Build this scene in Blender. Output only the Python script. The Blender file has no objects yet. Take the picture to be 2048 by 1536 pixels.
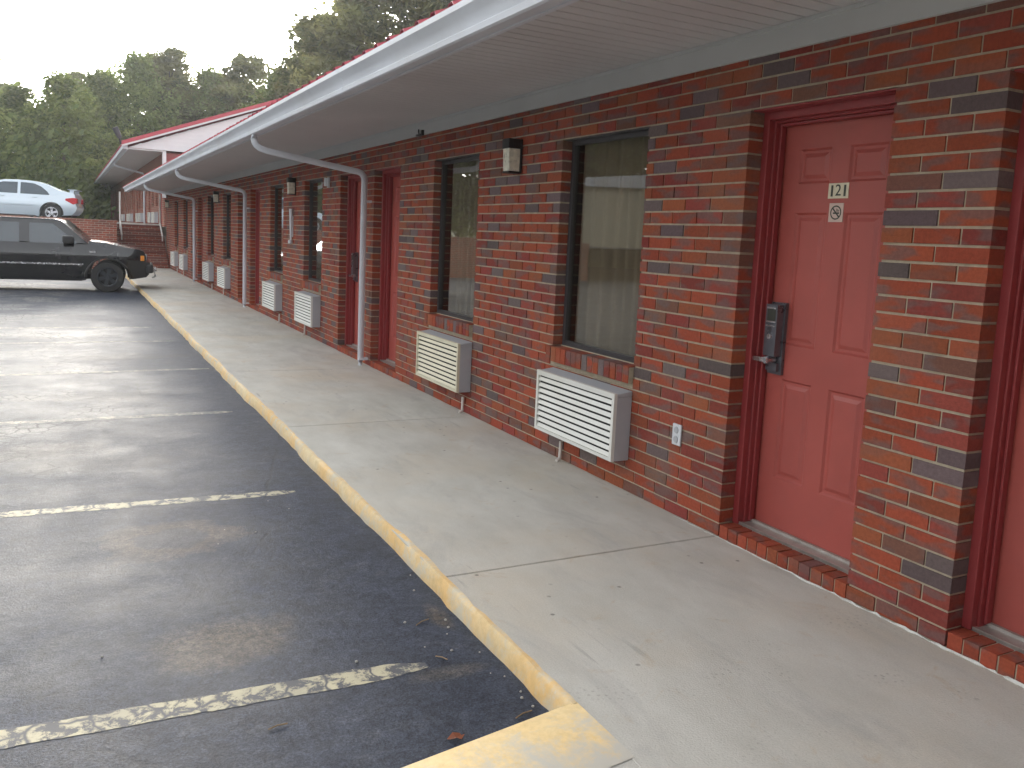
import bpy, bmesh, math, random
from mathutils import Vector, Matrix
R = math.radians
rnd = random.Random(7)
scene = bpy.context.scene
col = scene.collection

# ---------------------------------------------------------------- helpers
class MB:
    """collects faces, becomes ONE mesh object"""
    def __init__(s): s.v = []; s.f = []; s.m = []; s.c = []; s.usec = False
    def face(s, pts, mat=0, c=None):
        i = len(s.v); s.v += [tuple(p) for p in pts]; s.f.append(tuple(range(i, i+len(pts)))); s.m.append(mat)
        s.c.append(c or (1, 1, 1, 1))
        if c: s.usec = True
    def box(s, x0, x1, y0, y1, z0, z1, mat=0, c=None, skip=''):
        i = len(s.v)
        s.v += [(x, y, z) for x in (x0, x1) for y in (y0, y1) for z in (z0, z1)]
        F = {'-x': (0, 1, 3, 2), '+x': (4, 6, 7, 5), '-y': (0, 4, 5, 1), '+y': (2, 3, 7, 6), '-z': (0, 2, 6, 4), '+z': (1, 5, 7, 3)}
        for k, q in F.items():
            if k in skip: continue
            s.f.append(tuple(i+a for a in q)); s.m.append(mat); s.c.append(c or (1, 1, 1, 1))
        if c: s.usec = True
    def prism(s, prof, y0, y1, mat=0):            # profile in x,z, swept along y
        n = len(prof)
        i = len(s.v); s.v += [(p[0], y0, p[1]) for p in prof] + [(p[0], y1, p[1]) for p in prof]
        for k in range(n):
            s.f.append((i+k, i+(k+1) % n, i+n+(k+1) % n, i+n+k))
        s.f.append(tuple(i+k for k in range(n))[::-1]); s.f.append(tuple(i+n+k for k in range(n)))
        s.m += [mat]*(n+2); s.c += [(1, 1, 1, 1)]*(n+2)
    def tube(s, path, r, n=8, mat=0, cap=True, sq=None):
        path = [Vector(p) for p in path]; rings = []
        rr = r if isinstance(r, (list, tuple)) else [r]*len(path)
        for k, p in enumerate(path):
            d = (path[min(k+1, len(path)-1)]-path[max(k-1, 0)]).normalized()
            a = d.orthogonal().normalized() if abs(d.z) < .999 else Vector((1, 0, 0))
            if abs(d.z) < .999:
                a = d.cross(Vector((0, 0, 1))).normalized()
            b = d.cross(a).normalized(); ring = []
            for q in range(n):
                t = 2*math.pi*(q+.5)/n
                x, y = math.cos(t), math.sin(t)
                if sq: m = max(abs(x), abs(y)); x, y = x/m*sq[0], y/m*sq[1]
                ring.append(len(s.v)); s.v.append(tuple(p+(a*x+b*y)*rr[k]))
            rings.append(ring)
        for A, B in zip(rings, rings[1:]):
            for q in range(n):
                s.f.append((A[q], A[(q+1) % n], B[(q+1) % n], B[q])); s.m.append(mat); s.c.append((1, 1, 1, 1))
        if cap:
            for g in (rings[0][::-1], rings[-1]): s.f.append(tuple(g)); s.m.append(mat); s.c.append((1, 1, 1, 1))
    def lathe(s, prof, c, axis='y', n=28, mat=0):  # prof: (r, h) along axis
        rings = []
        for r, h in prof:
            ring = []
            for q in range(n):
                t = 2*math.pi*q/n; a, b = r*math.cos(t), r*math.sin(t)
                p = (c[0]+a, c[1]+h, c[2]+b) if axis == 'y' else (c[0]+a, c[1]+b, c[2]+h) if axis == 'z' else (c[0]+h, c[1]+a, c[2]+b)
                ring.append(len(s.v)); s.v.append(p)
            rings.append(ring)
        for A, B in zip(rings, rings[1:]):
            for q in range(n):
                s.f.append((A[q], A[(q+1) % n], B[(q+1) % n], B[q])); s.m.append(mat); s.c.append((1, 1, 1, 1))
    def build(s, name, mats, parent=None, smooth=None, bevel=0, seg=2, bang=30):
        me = bpy.data.meshes.new(name); me.from_pydata(s.v, [], s.f)
        for m in (mats if isinstance(mats, (list, tuple)) else [mats]): me.materials.append(m)
        me.polygons.foreach_set('material_index', s.m)
        if s.usec:
            at = me.color_attributes.new('tint', 'FLOAT_COLOR', 'CORNER'); buf = []
            for f, c in zip(s.f, s.c): buf += list(c)*len(f)
            at.data.foreach_set('color', buf)
        me.validate()
        bm = bmesh.new(); bm.from_mesh(me)
        if not s.usec and smooth is not None: bmesh.ops.remove_doubles(bm, verts=bm.verts, dist=1e-5)
        bmesh.ops.recalc_face_normals(bm, faces=bm.faces) if not s.usec else None
        bm.to_mesh(me); bm.free()
        if smooth is not None:
            me.polygons.foreach_set('use_smooth', [True]*len(me.polygons)); me.set_sharp_from_angle(angle=R(smooth))
        o = bpy.data.objects.new(name, me); col.objects.link(o)
        if parent: o.parent = parent
        if bevel:
            b = o.modifiers.new('bevel', 'BEVEL'); b.width = bevel; b.segments = seg; b.limit_method = 'ANGLE'; b.angle_limit = R(bang)
        return o

def empty(name, loc, rz=0):
    o = bpy.data.objects.new(name, None); col.objects.link(o); o.location = loc; o.rotation_euler.z = rz
    o.empty_display_size = .2
    return o
def tag(o, label, cat=None, group=None, kind=None):
    o['label'] = label
    if cat: o['category'] = cat
    if group: o['group'] = group
    if kind: o['kind'] = kind
    return o
def copy_tree(o, parent=None, loc=None):
    c = o.copy(); col.objects.link(c); c.parent = parent
    if loc is not None: c.location = loc
    for ch in list(o.children): copy_tree(ch, c)
    return c

# ---------------------------------------------------------------- materials
class NT:
    def __init__(s, name):
        s.mat = bpy.data.materials.new(name); s.mat.use_nodes = True
        s.t = s.mat.node_tree; s.n = s.t.nodes; s.b = s.n['Principled BSDF']; s.out = s.n['Material Output']
    def N(s, typ, **kw):
        n = s.n.new(typ)
        for k, v in kw.items():
            if k.startswith('_'): setattr(n, k[1:], v)
            else: n.inputs[k.replace('__', ' ')].default_value = v
        return n
    def L(s, a, b): s.t.links.new(a, b)
    def coord(s):
        if not hasattr(s, '_tc'): s._tc = s.N('ShaderNodeTexCoord')
        return s._tc.outputs['Object']
    def noise(s, scale, detail=4, rough=.55, vec=None, stretch=None, dist=0):
        n = s.N('ShaderNodeTexNoise', Scale=scale, Detail=detail, Roughness=rough, Distortion=dist)
        v = vec or s.coord()
        if stretch:
            m = s.N('ShaderNodeMapping'); m.inputs['Scale'].default_value = stretch; s.L(v, m.inputs['Vector']); v = m.outputs[0]
        s.L(v, n.inputs['Vector']); return n.outputs['Fac']
    def ramp(s, fac, stops):
        r = s.N('ShaderNodeValToRGB'); e = r.color_ramp.elements
        while len(e) < len(stops): e.new(.5)
        for a, (p, c) in zip(e, stops):
            a.position = p; a.color = (c, c, c, 1) if isinstance(c, (int, float)) else tuple(c)+((1,) if len(c) == 3 else ())
        s.L(fac, r.inputs['Fac']); return r.outputs['Color']
    def mix(s, fac, a, b, mode='MIX'):
        m = s.N('ShaderNodeMix', _data_type='RGBA', _blend_type=mode, _clamp_factor=True)
        for sock, v in ((m.inputs[0], fac), (m.inputs[6], a), (m.inputs[7], b)):
            if isinstance(v, bpy.types.NodeSocket): s.L(v, sock)
            elif sock == m.inputs[0]: sock.default_value = v
            else: sock.default_value = tuple(v)+((1,) if len(v) == 3 else ())
        return m.outputs[2]
    def math(s, op, a, b=None, c=None):
        m = s.N('ShaderNodeMath', _operation=op)
        for i, v in enumerate((a, b, c)):
            if v is None: continue
            if isinstance(v, bpy.types.NodeSocket): s.L(v, m.inputs[i])
            else: m.inputs[i].default_value = v
        return m.outputs[0]
    def bump(s, h, strength=.3, dist=.01):
        b = s.N('ShaderNodeBump', Strength=strength, Distance=dist); s.L(h, b.inputs['Height']); s.L(b.outputs[0], s.b.inputs['Normal'])
    def base(s, c):
        if isinstance(c, bpy.types.NodeSocket): s.L(c, s.b.inputs['Base Color'])
        else: s.b.inputs['Base Color'].default_value = tuple(c)+(1,)
    def rough(s, r):
        if isinstance(r, bpy.types.NodeSocket): s.L(r, s.b.inputs['Roughness'])
        else: s.b.inputs['Roughness'].default_value = r

def paint(name, c, rough=.5, var=.12, scale=6, metal=0, bump=0, coat=0, dirt=None, spec=None):
    t = NT(name)
    n = t.noise(scale, 5, .6)
    k = t.ramp(n, [(.3, 1-var), (.7, 1+var*.4)])
    cc = t.mix(1, c, k, 'MULTIPLY')
    if dirt:
        d = t.ramp(t.noise(scale*.35, 6, .7), [(.5, 0), (.75, .6)])
        cc = t.mix(d, cc, dirt)
    t.base(cc); t.rough(t.ramp(n, [(.3, max(.03, rough-.06)), (.7, min(1, rough+.08))]))
    t.b.inputs['Metallic'].default_value = metal
    if coat: t.b.inputs['Coat Weight'].default_value = coat; t.b.inputs['Coat Roughness'].default_value = .04
    if spec is not None: t.b.inputs['Specular IOR Level'].default_value = spec
    if bump: t.bump(t.noise(scale*14, 3), bump, .003)
    return t.mat

def brick_mat():
    t = NT('brick_clay')
    a = t.N('ShaderNodeVertexColor', _layer_name='tint')
    fl = t.ramp(t.noise(7, 2, .5, stretch=(1, .75, 2.2)), [(.49, 0), (.60, .85)])
    fl = t.math('MULTIPLY', fl, a.outputs['Alpha'])
    c = t.mix(fl, a.outputs['Color'], (.150, .106, .100))
    g = t.ramp(t.noise(60, 4, .7), [(.25, .72), (.75, 1.18)])
    c = t.mix(1, c, g, 'MULTIPLY')
    c = t.mix(t.ramp(t.noise(1.3, 4, .6), [(.55, 0), (.8, .16)]), c, (.34, .27, .21))
    t.base(c); t.rough(.86); t.b.inputs['Specular IOR Level'].default_value = .25
    t.bump(t.noise(120, 5, .7, stretch=(1, .3, 1)), .5, .004)
    return t.mat
def mortar_mat():
    t = NT('mortar'); n = t.noise(14, 6, .7)
    t.base(t.ramp(n, [(.3, (.34, .285, .205)), (.7, (.52, .445, .33))])); t.rough(.95); t.bump(t.noise(160, 3), .4, .003)
    return t.mat
M = {}
M['brick'] = brick_mat(); M['mortar'] = mortar_mat()

def asphalt_mat(name, upper=False):
    t = NT(name)
    big = t.noise(.55, 5, .6); mid = t.noise(3.1, 6, .65); fine = t.noise(120, 3, .7); grit = t.noise(38, 4, .75)
    c = t.ramp(mid, [(.3, (.028, .034, .050)), (.7, (.047, .055, .078))])
    # worn, pale, dusty surface away from the kerb, ragged border
    sx = t.N('ShaderNodeSeparateXYZ'); t.L(t.coord(), sx.inputs[0])
    xx = t.math('ADD', sx.outputs['X'], t.math('MULTIPLY', t.math('SUBTRACT', big, .5), 2.6))
    worn = t.N('ShaderNodeMapRange'); worn.inputs['From Min'].default_value = -2.0; worn.inputs['From Max'].default_value = -4.2
    t.L(xx, worn.inputs['Value']); worn = worn.outputs[0]
    yy = t.N('ShaderNodeMapRange'); yy.inputs['From Min'].default_value = 2.2; yy.inputs['From Max'].default_value = 6.5; yy.inputs['To Min'].default_value = .38
    t.L(sx.outputs['Y'], yy.inputs['Value']); worn = t.math('MULTIPLY', worn, yy.outputs[0])
    # alligator cracks keep dark veins between pale plates
    vo = t.N('ShaderNodeTexVoronoi', Scale=9, _feature='DISTANCE_TO_EDGE', _voronoi_dimensions='2D')
    dn = t.N('ShaderNodeTexNoise', Scale=6, Detail=3); t.L(t.coord(), dn.inputs['Vector'])
    dv = t.mix(.06, t.coord(), dn.outputs['Color']); t.L(dv, vo.inputs['Vector'])
    plate = t.ramp(vo.outputs['Distance'], [(.02, 0), (.09, 1)])
    patch = t.ramp(t.noise(.9, 5, .6, dist=.4), [(.5, 0), (.6, 1)])
    pale = t.ramp(mid, [(.3, (.10, .104, .112)), (.7, (.205, .207, .205))])
    scuff = t.ramp(t.noise(2.6, 10, .78, stretch=(.6, 1.4, 1)), [(.40, .12), (.60, 1)])
    pf = t.math('MULTIPLY', worn, scuff)
    pf = t.math('ADD', pf, t.math('MULTIPLY', t.ramp(t.noise(4.5, 10, .8), [(.52, 0), (.72, .32)]), .8))
    c = t.mix(pf, c, pale)
    cr = t.math('MULTIPLY', t.math('MULTIPLY', patch, t.math('SUBTRACT', 1, plate)), t.ramp(worn, [(.05, .12), (.5, .8)]))
    ap = t.math('MULTIPLY', t.math('MULTIPLY', patch, plate), t.ramp(worn, [(.15, 0), (.5, .55)]))
    c = t.mix(ap, c, (.24, .235, .22)); c = t.mix(cr, c, (.02, .02, .022))
    # isolated cracks
    v2 = t.N('ShaderNodeTexVoronoi', Scale=.62, _feature='DISTANCE_TO_EDGE', _voronoi_dimensions='2D')
    d2 = t.mix(.05, t.coord(), dn.outputs['Color']); t.L(d2, v2.inputs['Vector'])
    crack = t.math('MULTIPLY', t.ramp(v2.outputs['Distance'], [(.0025, 1), (.007, 0)]), t.ramp(t.noise(1.2, 3), [(.45, 0), (.55, .9)]))
    crack = t.math('MULTIPLY', crack, .45); c = t.mix(crack, c, (.018, .018, .02))
    # dust stains left by dried puddles
    if not upper:
        for cx, cy, rx, ry, col_, k in ((-2.45, 4.33, .30, .30, (.15, .115, .085), .75), (-2.40, 3.17, .30, .24, (.16, .125, .085), .8), (-1.95, 1.95, .16, .12, (.15, .13, .1), .6),
                                  (-1.58, 3.05, .05, .14, (.14, .11, .07), .8), (-1.70, 2.62, .16, .05, (.12, .10, .07), .6), (-3.1, 6.3, .5, .3, (.15, .12, .09), .4), (-2.3, 10.6, .7, .35, (.035, .03, .028), .8), (-2.5, 8.2, .6, .3, (.03, .027, .026), .7), (-2.7, 5.9, .6, .22, (.035, .03, .03), .6)):
            mp = t.N('ShaderNodeMapping'); mp.inputs['Location'].default_value = (-cx/rx, -cy/ry, 0); mp.inputs['Scale'].default_value = (1/rx, 1/ry, 0)
            t.L(t.coord(), mp.inputs['Vector'])
            ln = t.N('ShaderNodeVectorMath', _operation='LENGTH'); t.L(mp.outputs[0], ln.inputs[0])
            q = t.math('ADD', ln.outputs['Value'], t.math('MULTIPLY', t.math('SUBTRACT', mid, .5), 1.6))
            st = [(.0, .3), (.42, .25), (.55, 1), (.95, .35), (1, 0)] if k == .75 else [(0, 1), (.55, .75), (1, 0)]
            f = t.math('MULTIPLY', t.math('MULTIPLY', t.ramp(q, st), k*.72), t.ramp(grit, [(.3, .3), (.62, 1)]))
            c = t.mix(f, c, col_)
    c = t.mix(1, c, t.ramp(fine, [(.3, .5), (.7, 1.6)]), 'MULTIPLY'); c = t.mix(1, c, t.ramp(grit, [(.32, .7), (.68, 1.3)]), 'MULTIPLY'); c = t.mix(1, c, t.ramp(t.noise(11, 8, .75), [(.35, .72), (.65, 1.25)]), 'MULTIPLY')
    c = t.mix(t.ramp(grit, [(.66, 0), (.76, .25)]), c, (.19, .18, .165))
    t.base(c)
    t.rough(t.ramp(t.math('ADD', t.math('MULTIPLY', mid, .6), t.math('MULTIPLY', big, .4)), [(.36, .60), (.62, .74)]))
    t.b.inputs['Specular IOR Level'].default_value = .13
    h = t.math('ADD', t.math('MULTIPLY', fine, .5), t.math('SUBTRACT', t.math('MULTIPLY', grit, .6), t.math('MULTIPLY', t.math('ADD', crack, cr), .4)))
    t.bump(h, .55, .008)
    return t.mat
M['asphalt'] = asphalt_mat('asphalt'); M['asphalt_upper'] = asphalt_mat('asphalt_upper', True)

def concrete_mat():
    t = NT('concrete')
    big = t.noise(.8, 6, .6); mid = t.noise(3.4, 6, .65, stretch=(1, .45, 1)); fine = t.noise(150, 3, .6)
    c = t.ramp(mid, [(.28, (.43, .415, .37)), (.72, (.57, .56, .515))])
    c = t.mix(t.ramp(big, [(.46, 0), (.68, .55)]), c, (.53, .45, .34))
    c = t.mix(t.ramp(t.noise(1.9, 7, .75, stretch=(1.6, .5, 1), dist=.5), [(.52, 0), (.70, .6)]), c, (.36, .35, .335))
    c = t.mix(t.ramp(t.noise(5.5, 5, .7, dist=1), [(.60, 0), (.70, .4)]), c, (.44, .33, .21))
    # dark gum spots and pits
    v = t.N('ShaderNodeTexVoronoi', Scale=5, _voronoi_dimensions='2D'); t.L(t.coord(), v.inputs['Vector'])
    sp = t.math('MULTIPLY', t.ramp(v.outputs['Distance'], [(.03, 1), (.055, 0)]), t.ramp(t.noise(2.3, 2), [(.55, 0), (.62, .75)]))
    c = t.mix(sp, c, (.12, .11, .1))
    v3 = t.N('ShaderNodeTexVoronoi', Scale=34, _voronoi_dimensions='2D'); t.L(t.coord(), v3.inputs['Vector'])
    sy = t.N('ShaderNodeSeparateXYZ'); t.L(t.coord(), sy.inputs[0])
    near = t.N('ShaderNodeMapRange'); near.inputs['From Min'].default_value = 2.6; near.inputs['From Max'].default_value = 2.0; t.L(sy.outputs['Y'], near.inputs['Value'])
    pits = t.math('MULTIPLY', t.math('MULTIPLY', t.ramp(v3.outputs['Distance'], [(.12, 1), (.22, 0)]), t.ramp(t.noise(3, 3), [(.54, 0), (.66, .5)])), near.outputs[0])
    c = t.mix(pits, c, (.17, .155, .135))
    # scuffs by the doors
    mp = t.N('ShaderNodeMapping'); mp.inputs['Rotation'].default_value = (0, 0, R(38)); mp.inputs['Scale'].default_value = (26, 2.2, 1); t.L(t.coord(), mp.inputs['Vector'])
    sc = t.math('MULTIPLY', t.ramp(t.noise(1, 3, .5, vec=mp.outputs[0]), [(.62, 0), (.7, .5)]), t.ramp(t.noise(1.1, 2), [(.55, 0), (.65, 1)]))
    c = t.mix(sc, c, (.24, .23, .215))
    c = t.mix(1, c, t.ramp(fine, [(.25, .88), (.75, 1.08)]), 'MULTIPLY')
    t.base(c); t.rough(.82); t.b.inputs['Specular IOR Level'].default_value = .3
    t.bump(t.math('SUBTRACT', t.math('ADD', fine, mid), t.math('MULTIPLY', t.math('ADD', pits, sp), .8)), .35, .005)
    return t.mat
M['concrete'] = concrete_mat()

def worn_paint(name, c, c2, under, lo, hi, scale=9, cracks=True, edge=None):
    t = NT(name)
    n = t.noise(scale, 7, .75, dist=.3)
    cc = t.mix(t.ramp(t.noise(2.4, 4, .6), [(.35, 0), (.65, 1)]), c, c2)
    cc = t.mix(t.ramp(t.noise(scale*5, 4, .7), [(.4, 0), (.7, .35)]), cc, tuple(a*.55 for a in c))
    nn = n
    if edge:
        sy = t.N('ShaderNodeSeparateXYZ'); t.L(t.coord(), sy.inputs[0]); mr = t.N('ShaderNodeMapRange')
        mr.inputs['From Min'].default_value = edge[0]; mr.inputs['From Max'].default_value = edge[1]; mr.inputs['To Min'].default_value = .12; mr.inputs['To Max'].default_value = -.22
        t.L(sy.outputs['Y'], mr.inputs['Value']); nn = t.math('ADD', n, mr.outputs[0])
    f = t.ramp(nn, [(lo, 1), (hi, 0)])
    if cracks:
        v = t.N('ShaderNodeTexVoronoi', Scale=6.5, _feature='DISTANCE_TO_EDGE', _voronoi_dimensions='2D')
        dn = t.N('ShaderNodeTexNoise', Scale=8, Detail=3); t.L(t.coord(), dn.inputs['Vector'])
        t.L(t.mix(.1, t.coord(), dn.outputs['Color']), v.inputs['Vector'])
        f = t.mix(1, f, t.ramp(v.outputs['Distance'], [(.015, 1), (.06, 0)]), 'LIGHTEN')
    t.base(t.mix(f, cc, under)); t.rough(.75); t.bump(n, .3, .004)
    return t.mat
M['stripe'] = worn_paint('faded_stripe_paint', (.52, .47, .31), (.33, .305, .225), (.065, .068, .078), .45, .53, 16)
M['stripe_far'] = worn_paint('rubbed_stripe_paint', (.40, .37, .28), (.28, .27, .23), (.10, .10, .10), .48, .57, 12)
M['kerb'] = worn_paint('yellow_kerb_paint', (.70, .46, .19), (.68, .55, .33), (.55, .49, .37), .38, .52, 5, False)
M['kerb_top'] = worn_paint('worn_yellow_paint', (.74, .52, .21), (.70, .56, .32), (.49, .465, .405), .34, .52, 6, False, (2.15, 1.84))

M['white'] = paint('white_enamel', (.62, .64, .67), .38, .08, 3, dirt=(.42, .40, .36))
M['gutter'] = paint('gutter_white', (.64, .67, .72), .5, .10, 2.2, dirt=(.5, .5, .5))
M['frieze'] = paint('frieze_white', (.50, .51, .50), .6, .08, 2)
M['soffit'] = paint('soffit_vinyl', (.58, .57, .57), .5, .10, 1.2)
M['red'] = paint('red_door_paint', (.385, .078, .062), .45, .14, 3, bump=.12, dirt=(.30, .07, .062))
M['frame_red'] = paint('red_frame_paint', (.28, .040, .042), .4, .12, 5, bump=.08)
M['roof'] = paint('red_roof_metal', (.40, .055, .075), .42, .15, 2)
M['bronze'] = paint('bronze_frame', (.045, .042, .045), .4, .1, 8)
M['alu'] = paint('mill_aluminium', (.46, .43, .40), .45, .2, 20, metal=.5, dirt=(.25, .22, .19))
M['ac'] = paint('ac_enamel', (.70, .70, .66), .45, .05, 3, dirt=(.55, .52, .42))
M['ac_side'] = paint('ac_case', (.42, .43, .46), .5, .08, 4)
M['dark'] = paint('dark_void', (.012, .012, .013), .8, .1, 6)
M['black'] = paint('black_metal', (.012, .012, .014), .4, .1, 8)
M['lock'] = paint('lock_gunmetal', (.17, .175, .20), .3, .15, 20, metal=.7)
M['chrome'] = paint('satin_chrome', (.55, .55, .57), .25, .1, 20, metal=.9)
M['plate'] = paint('ivory_plate', (.66, .60, .44), .5, .06, 20)
M['plate2'] = paint('pink_plate', (.62, .47, .40), .5, .06, 20)
M['ink'] = paint('plate_ink', (.035, .035, .025), .5, .1, 20)
M['pvc'] = paint('white_pvc', (.66, .62, .58), .45, .1, 10)
M['caulk'] = paint('caulk', (.66, .66, .62), .7, .25, 18)
M['curtain'] = paint('curtain_cloth', (.23, .18, .135), .9, .15, 2)
M['siding'] = paint('white_siding', (.66, .64, .65), .5, .06, 2)
M['rubber'] = paint('tyre_rubber', (.018, .018, .019), .75, .2, 12)
M['rimdark'] = paint('dark_rim', (.05, .055, .065), .4, .15, 10, metal=.5)
M['rimalu'] = paint('alloy_rim', (.62, .64, .68), .28, .1, 10, metal=.7)
M['suv'] = paint('black_car_paint', (.004, .004, .007), .22, .2, 2, coat=.7, spec=.2)
M['trim'] = paint('grey_trim', (.05, .05, .055), .6, .1, 8)
M['silver'] = paint('silver_car_paint', (.50, .575, .64), .35, .04, 2, metal=.2, coat=.8)
M['amber'] = paint('amber_lens', (.75, .26, .03), .25, .1, 20)
M['redlens'] = paint('red_lens', (.50, .02, .03), .22, .1, 20)
M['clear'] = paint('clear_lens', (.55, .56, .58), .15, .1, 20)
M['bark'] = paint('bark', (.10, .078, .06), .9, .3, 5, bump=.5)
M['grass'] = paint('bank_grass', (.075, .10, .035), .95, .4, 3, dirt=(.13, .095, .05))
M['dirt'] = paint('ground_dirt', (.12, .10, .075), .95, .3, 1.5)
M['pale_wall'] = paint('pale_steel_cladding', (.50, .455, .34), .55, .08, 1)
M['leaf_brown'] = paint('dry_leaf', (.26, .085, .04), .7, .3, 30)
M['twig'] = paint('dry_twig', (.30, .21, .12), .8, .3, 30)
M['stone'] = paint('pale_grit', (.45, .43, .40), .8, .3, 30)

def glass_mat(name, tint, refl=1.0, rough=.01):
    t = NT(name); t.n.remove(t.b)
    tr = t.N('ShaderNodeBsdfTransparent', Color=tint+(1,)); gl = t.N('ShaderNodeBsdfGlossy', Roughness=rough, Color=(.95, .97, 1, 1))
    lw = t.N('ShaderNodeLayerWeight', Blend=.5); mx = t.N('ShaderNodeMixShader')
    k = t.math('ADD', t.math('MULTIPLY', t.math('POWER', lw.outputs['Facing'], 4.), .9*refl), .045*refl)
    t.L(k, mx.inputs[0]); t.L(tr.outputs[0], mx.inputs[1]); t.L(gl.outputs[0], mx.inputs[2]); t.L(mx.outputs[0], t.out.inputs[0])
    return t.mat
M['glass'] = glass_mat('window_glass', (.90, .90, .86), .95)
M['carglass'] = glass_mat('car_glass', (.42, .47, .50), 1.3)
M['lampglass'] = paint('lamp_glass', (.78, .75, .62), .3, .3, 25)

def leaf_mat(name, c1, c2):
    t = NT(name)
    oi = t.N('ShaderNodeObjectInfo')
    a = t.N('ShaderNodeVertexColor', _layer_name='tint')
    c = t.mix(a.outputs['Color'], c1, c2)
    k = t.N('ShaderNodeMapRange'); k.inputs['To Min'].default_value = .75; k.inputs['To Max'].default_value = 1.25
    t.L(oi.outputs['Random'], k.inputs['Value'])
    c = t.mix(1, c, t.mix(1, (1, 1, 1), k.outputs[0], 'MULTIPLY'), 'MULTIPLY')
    t.n.remove(t.b)
    d = t.N('ShaderNodeBsdfDiffuse'); tl = t.N('ShaderNodeBsdfTranslucent'); mx = t.N('ShaderNodeMixShader'); mx.inputs[0].default_value = .48
    t.L(c, d.inputs[0]); t.L(c, tl.inputs[0]); t.L(d.outputs[0], mx.inputs[1]); t.L(tl.outputs[0], mx.inputs[2]); t.L(mx.outputs[0], t.out.inputs[0])
    return t.mat
M['leaf_a'] = leaf_mat('broadleaf', (.085, .118, .045), (.25, .29, .10))
M['leaf_b'] = leaf_mat('pine_needles', (.085, .10, .048), (.25, .245, .10))

# ---------------------------------------------------------------- ground, lots, kerb
ZA = -.075
def sheet(name, x0, x1, y0, y1, z, mat, label, nx=1, ny=1, cat=None):
    mb = MB()
    for i in range(nx):
        for j in range(ny):
            xa, xb = x0+(x1-x0)*i/nx, x0+(x1-x0)*(i+1)/nx; ya, yb = y0+(y1-y0)*j/ny, y0+(y1-y0)*(j+1)/ny
            mb.face([(xa, ya, z), (xb, ya, z), (xb, yb, z), (xa, yb, z)])
    return tag(mb.build(name, mat), label, cat or name.replace('_', ' '), kind='structure')
sheet('ground', -250, 250, -210, 270, ZA-.03, M['dirt'], 'bare brown earth stretching beyond the lots to the horizon')
sheet('parking_lot', -70, -1.47, -30, 30.2, ZA, M['asphalt'], 'dark cracked asphalt parking lot with worn pale patches left of the walkway')

# walkway slabs with open joints
mb = MB()
js = [-8, -5.9, -2.85, .2, 3.25, 6.28, 9.0-.12, 11.9, 14.95, 18, 21.05, 24.1, 27.1, 30.0]
for a, b in zip(js, js[1:]):
    mb.box(-1.487, .30, a+.004, b-.004, -.25, 0)
mb.box(-7, -1.47, -8, 1.21, -.25, -.002)
wk = mb.build('walkway', M['concrete'], bevel=.004, seg=1)
tag(wk, 'stained pale concrete walkway running along the brick motel front', 'walkway', kind='structure')
mb = MB(); mb.box(-1.46, .29, -8, 30, -.3, -.03)
# kerb : yellow painted, slightly wavy edge
mb = MB(); n = 190; pr = None
for k in range(n+1):
    y = 2.150+(29.8-2.150)*(k/n)**1.25
    wv = .005*math.sin(y*2.1)+.003*math.sin(y*5.3+1); j = [rnd.gauss(0, .003)+wv for _ in range(4)]
    p = [(-1.512+j[0], y, ZA-.06), (-1.508+j[0], y, ZA+.008+(j[2]-wv)*.6), (-1.500+j[1], y, -.014+(j[3]-wv)*.6), (-1.488+j[1], y, .0015+abs(j[3]-wv)*.5), (-1.470+j[2]*1.2, y, .003)]
    if pr:
        for q in range(4): mb.face([pr[q], p[q], p[q+1], pr[q+1]])
    pr = p
kerb = mb.build('kerb', M['kerb'], smooth=50)
tag(kerb, 'yellow painted concrete kerb between the walkway and the asphalt', 'kerb', kind='structure')
mb = MB(); pr = None
for k in range(61):
    x = -1.473-(5.0)*k/60; yo = 2.168-max(0, abs(x)-1.497)*.17
    p = [(x, yo+.004, ZA-.06), (x, yo, -.010), (x, yo-.010, .0012), (x, yo-.33, .0012)]
    if pr:
        for q in range(3): mb.face([pr[q], p[q], p[q+1], pr[q+1]])
    pr = p
k2 = mb.build('kerb', M['kerb_top'], smooth=50)
tag(k2, 'worn yellow painted edge where the walkway turns left at the bottom', 'kerb', kind='structure')
# fill between asphalt edge of return kerb and slab
mb = MB()
for z_ in (-.0012,): mb.face([(-7, 1.2, z_), (-1.465, 1.2, z_), (-1.465, 2.155, z_), (-1.497, 2.155, z_), (-7, 2.155-.17*5.503, z_)])
o = mb.build('walkway', M['concrete']); tag(o, 'concrete walkway corner turning left in front of the camera', 'walkway', kind='structure')

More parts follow.
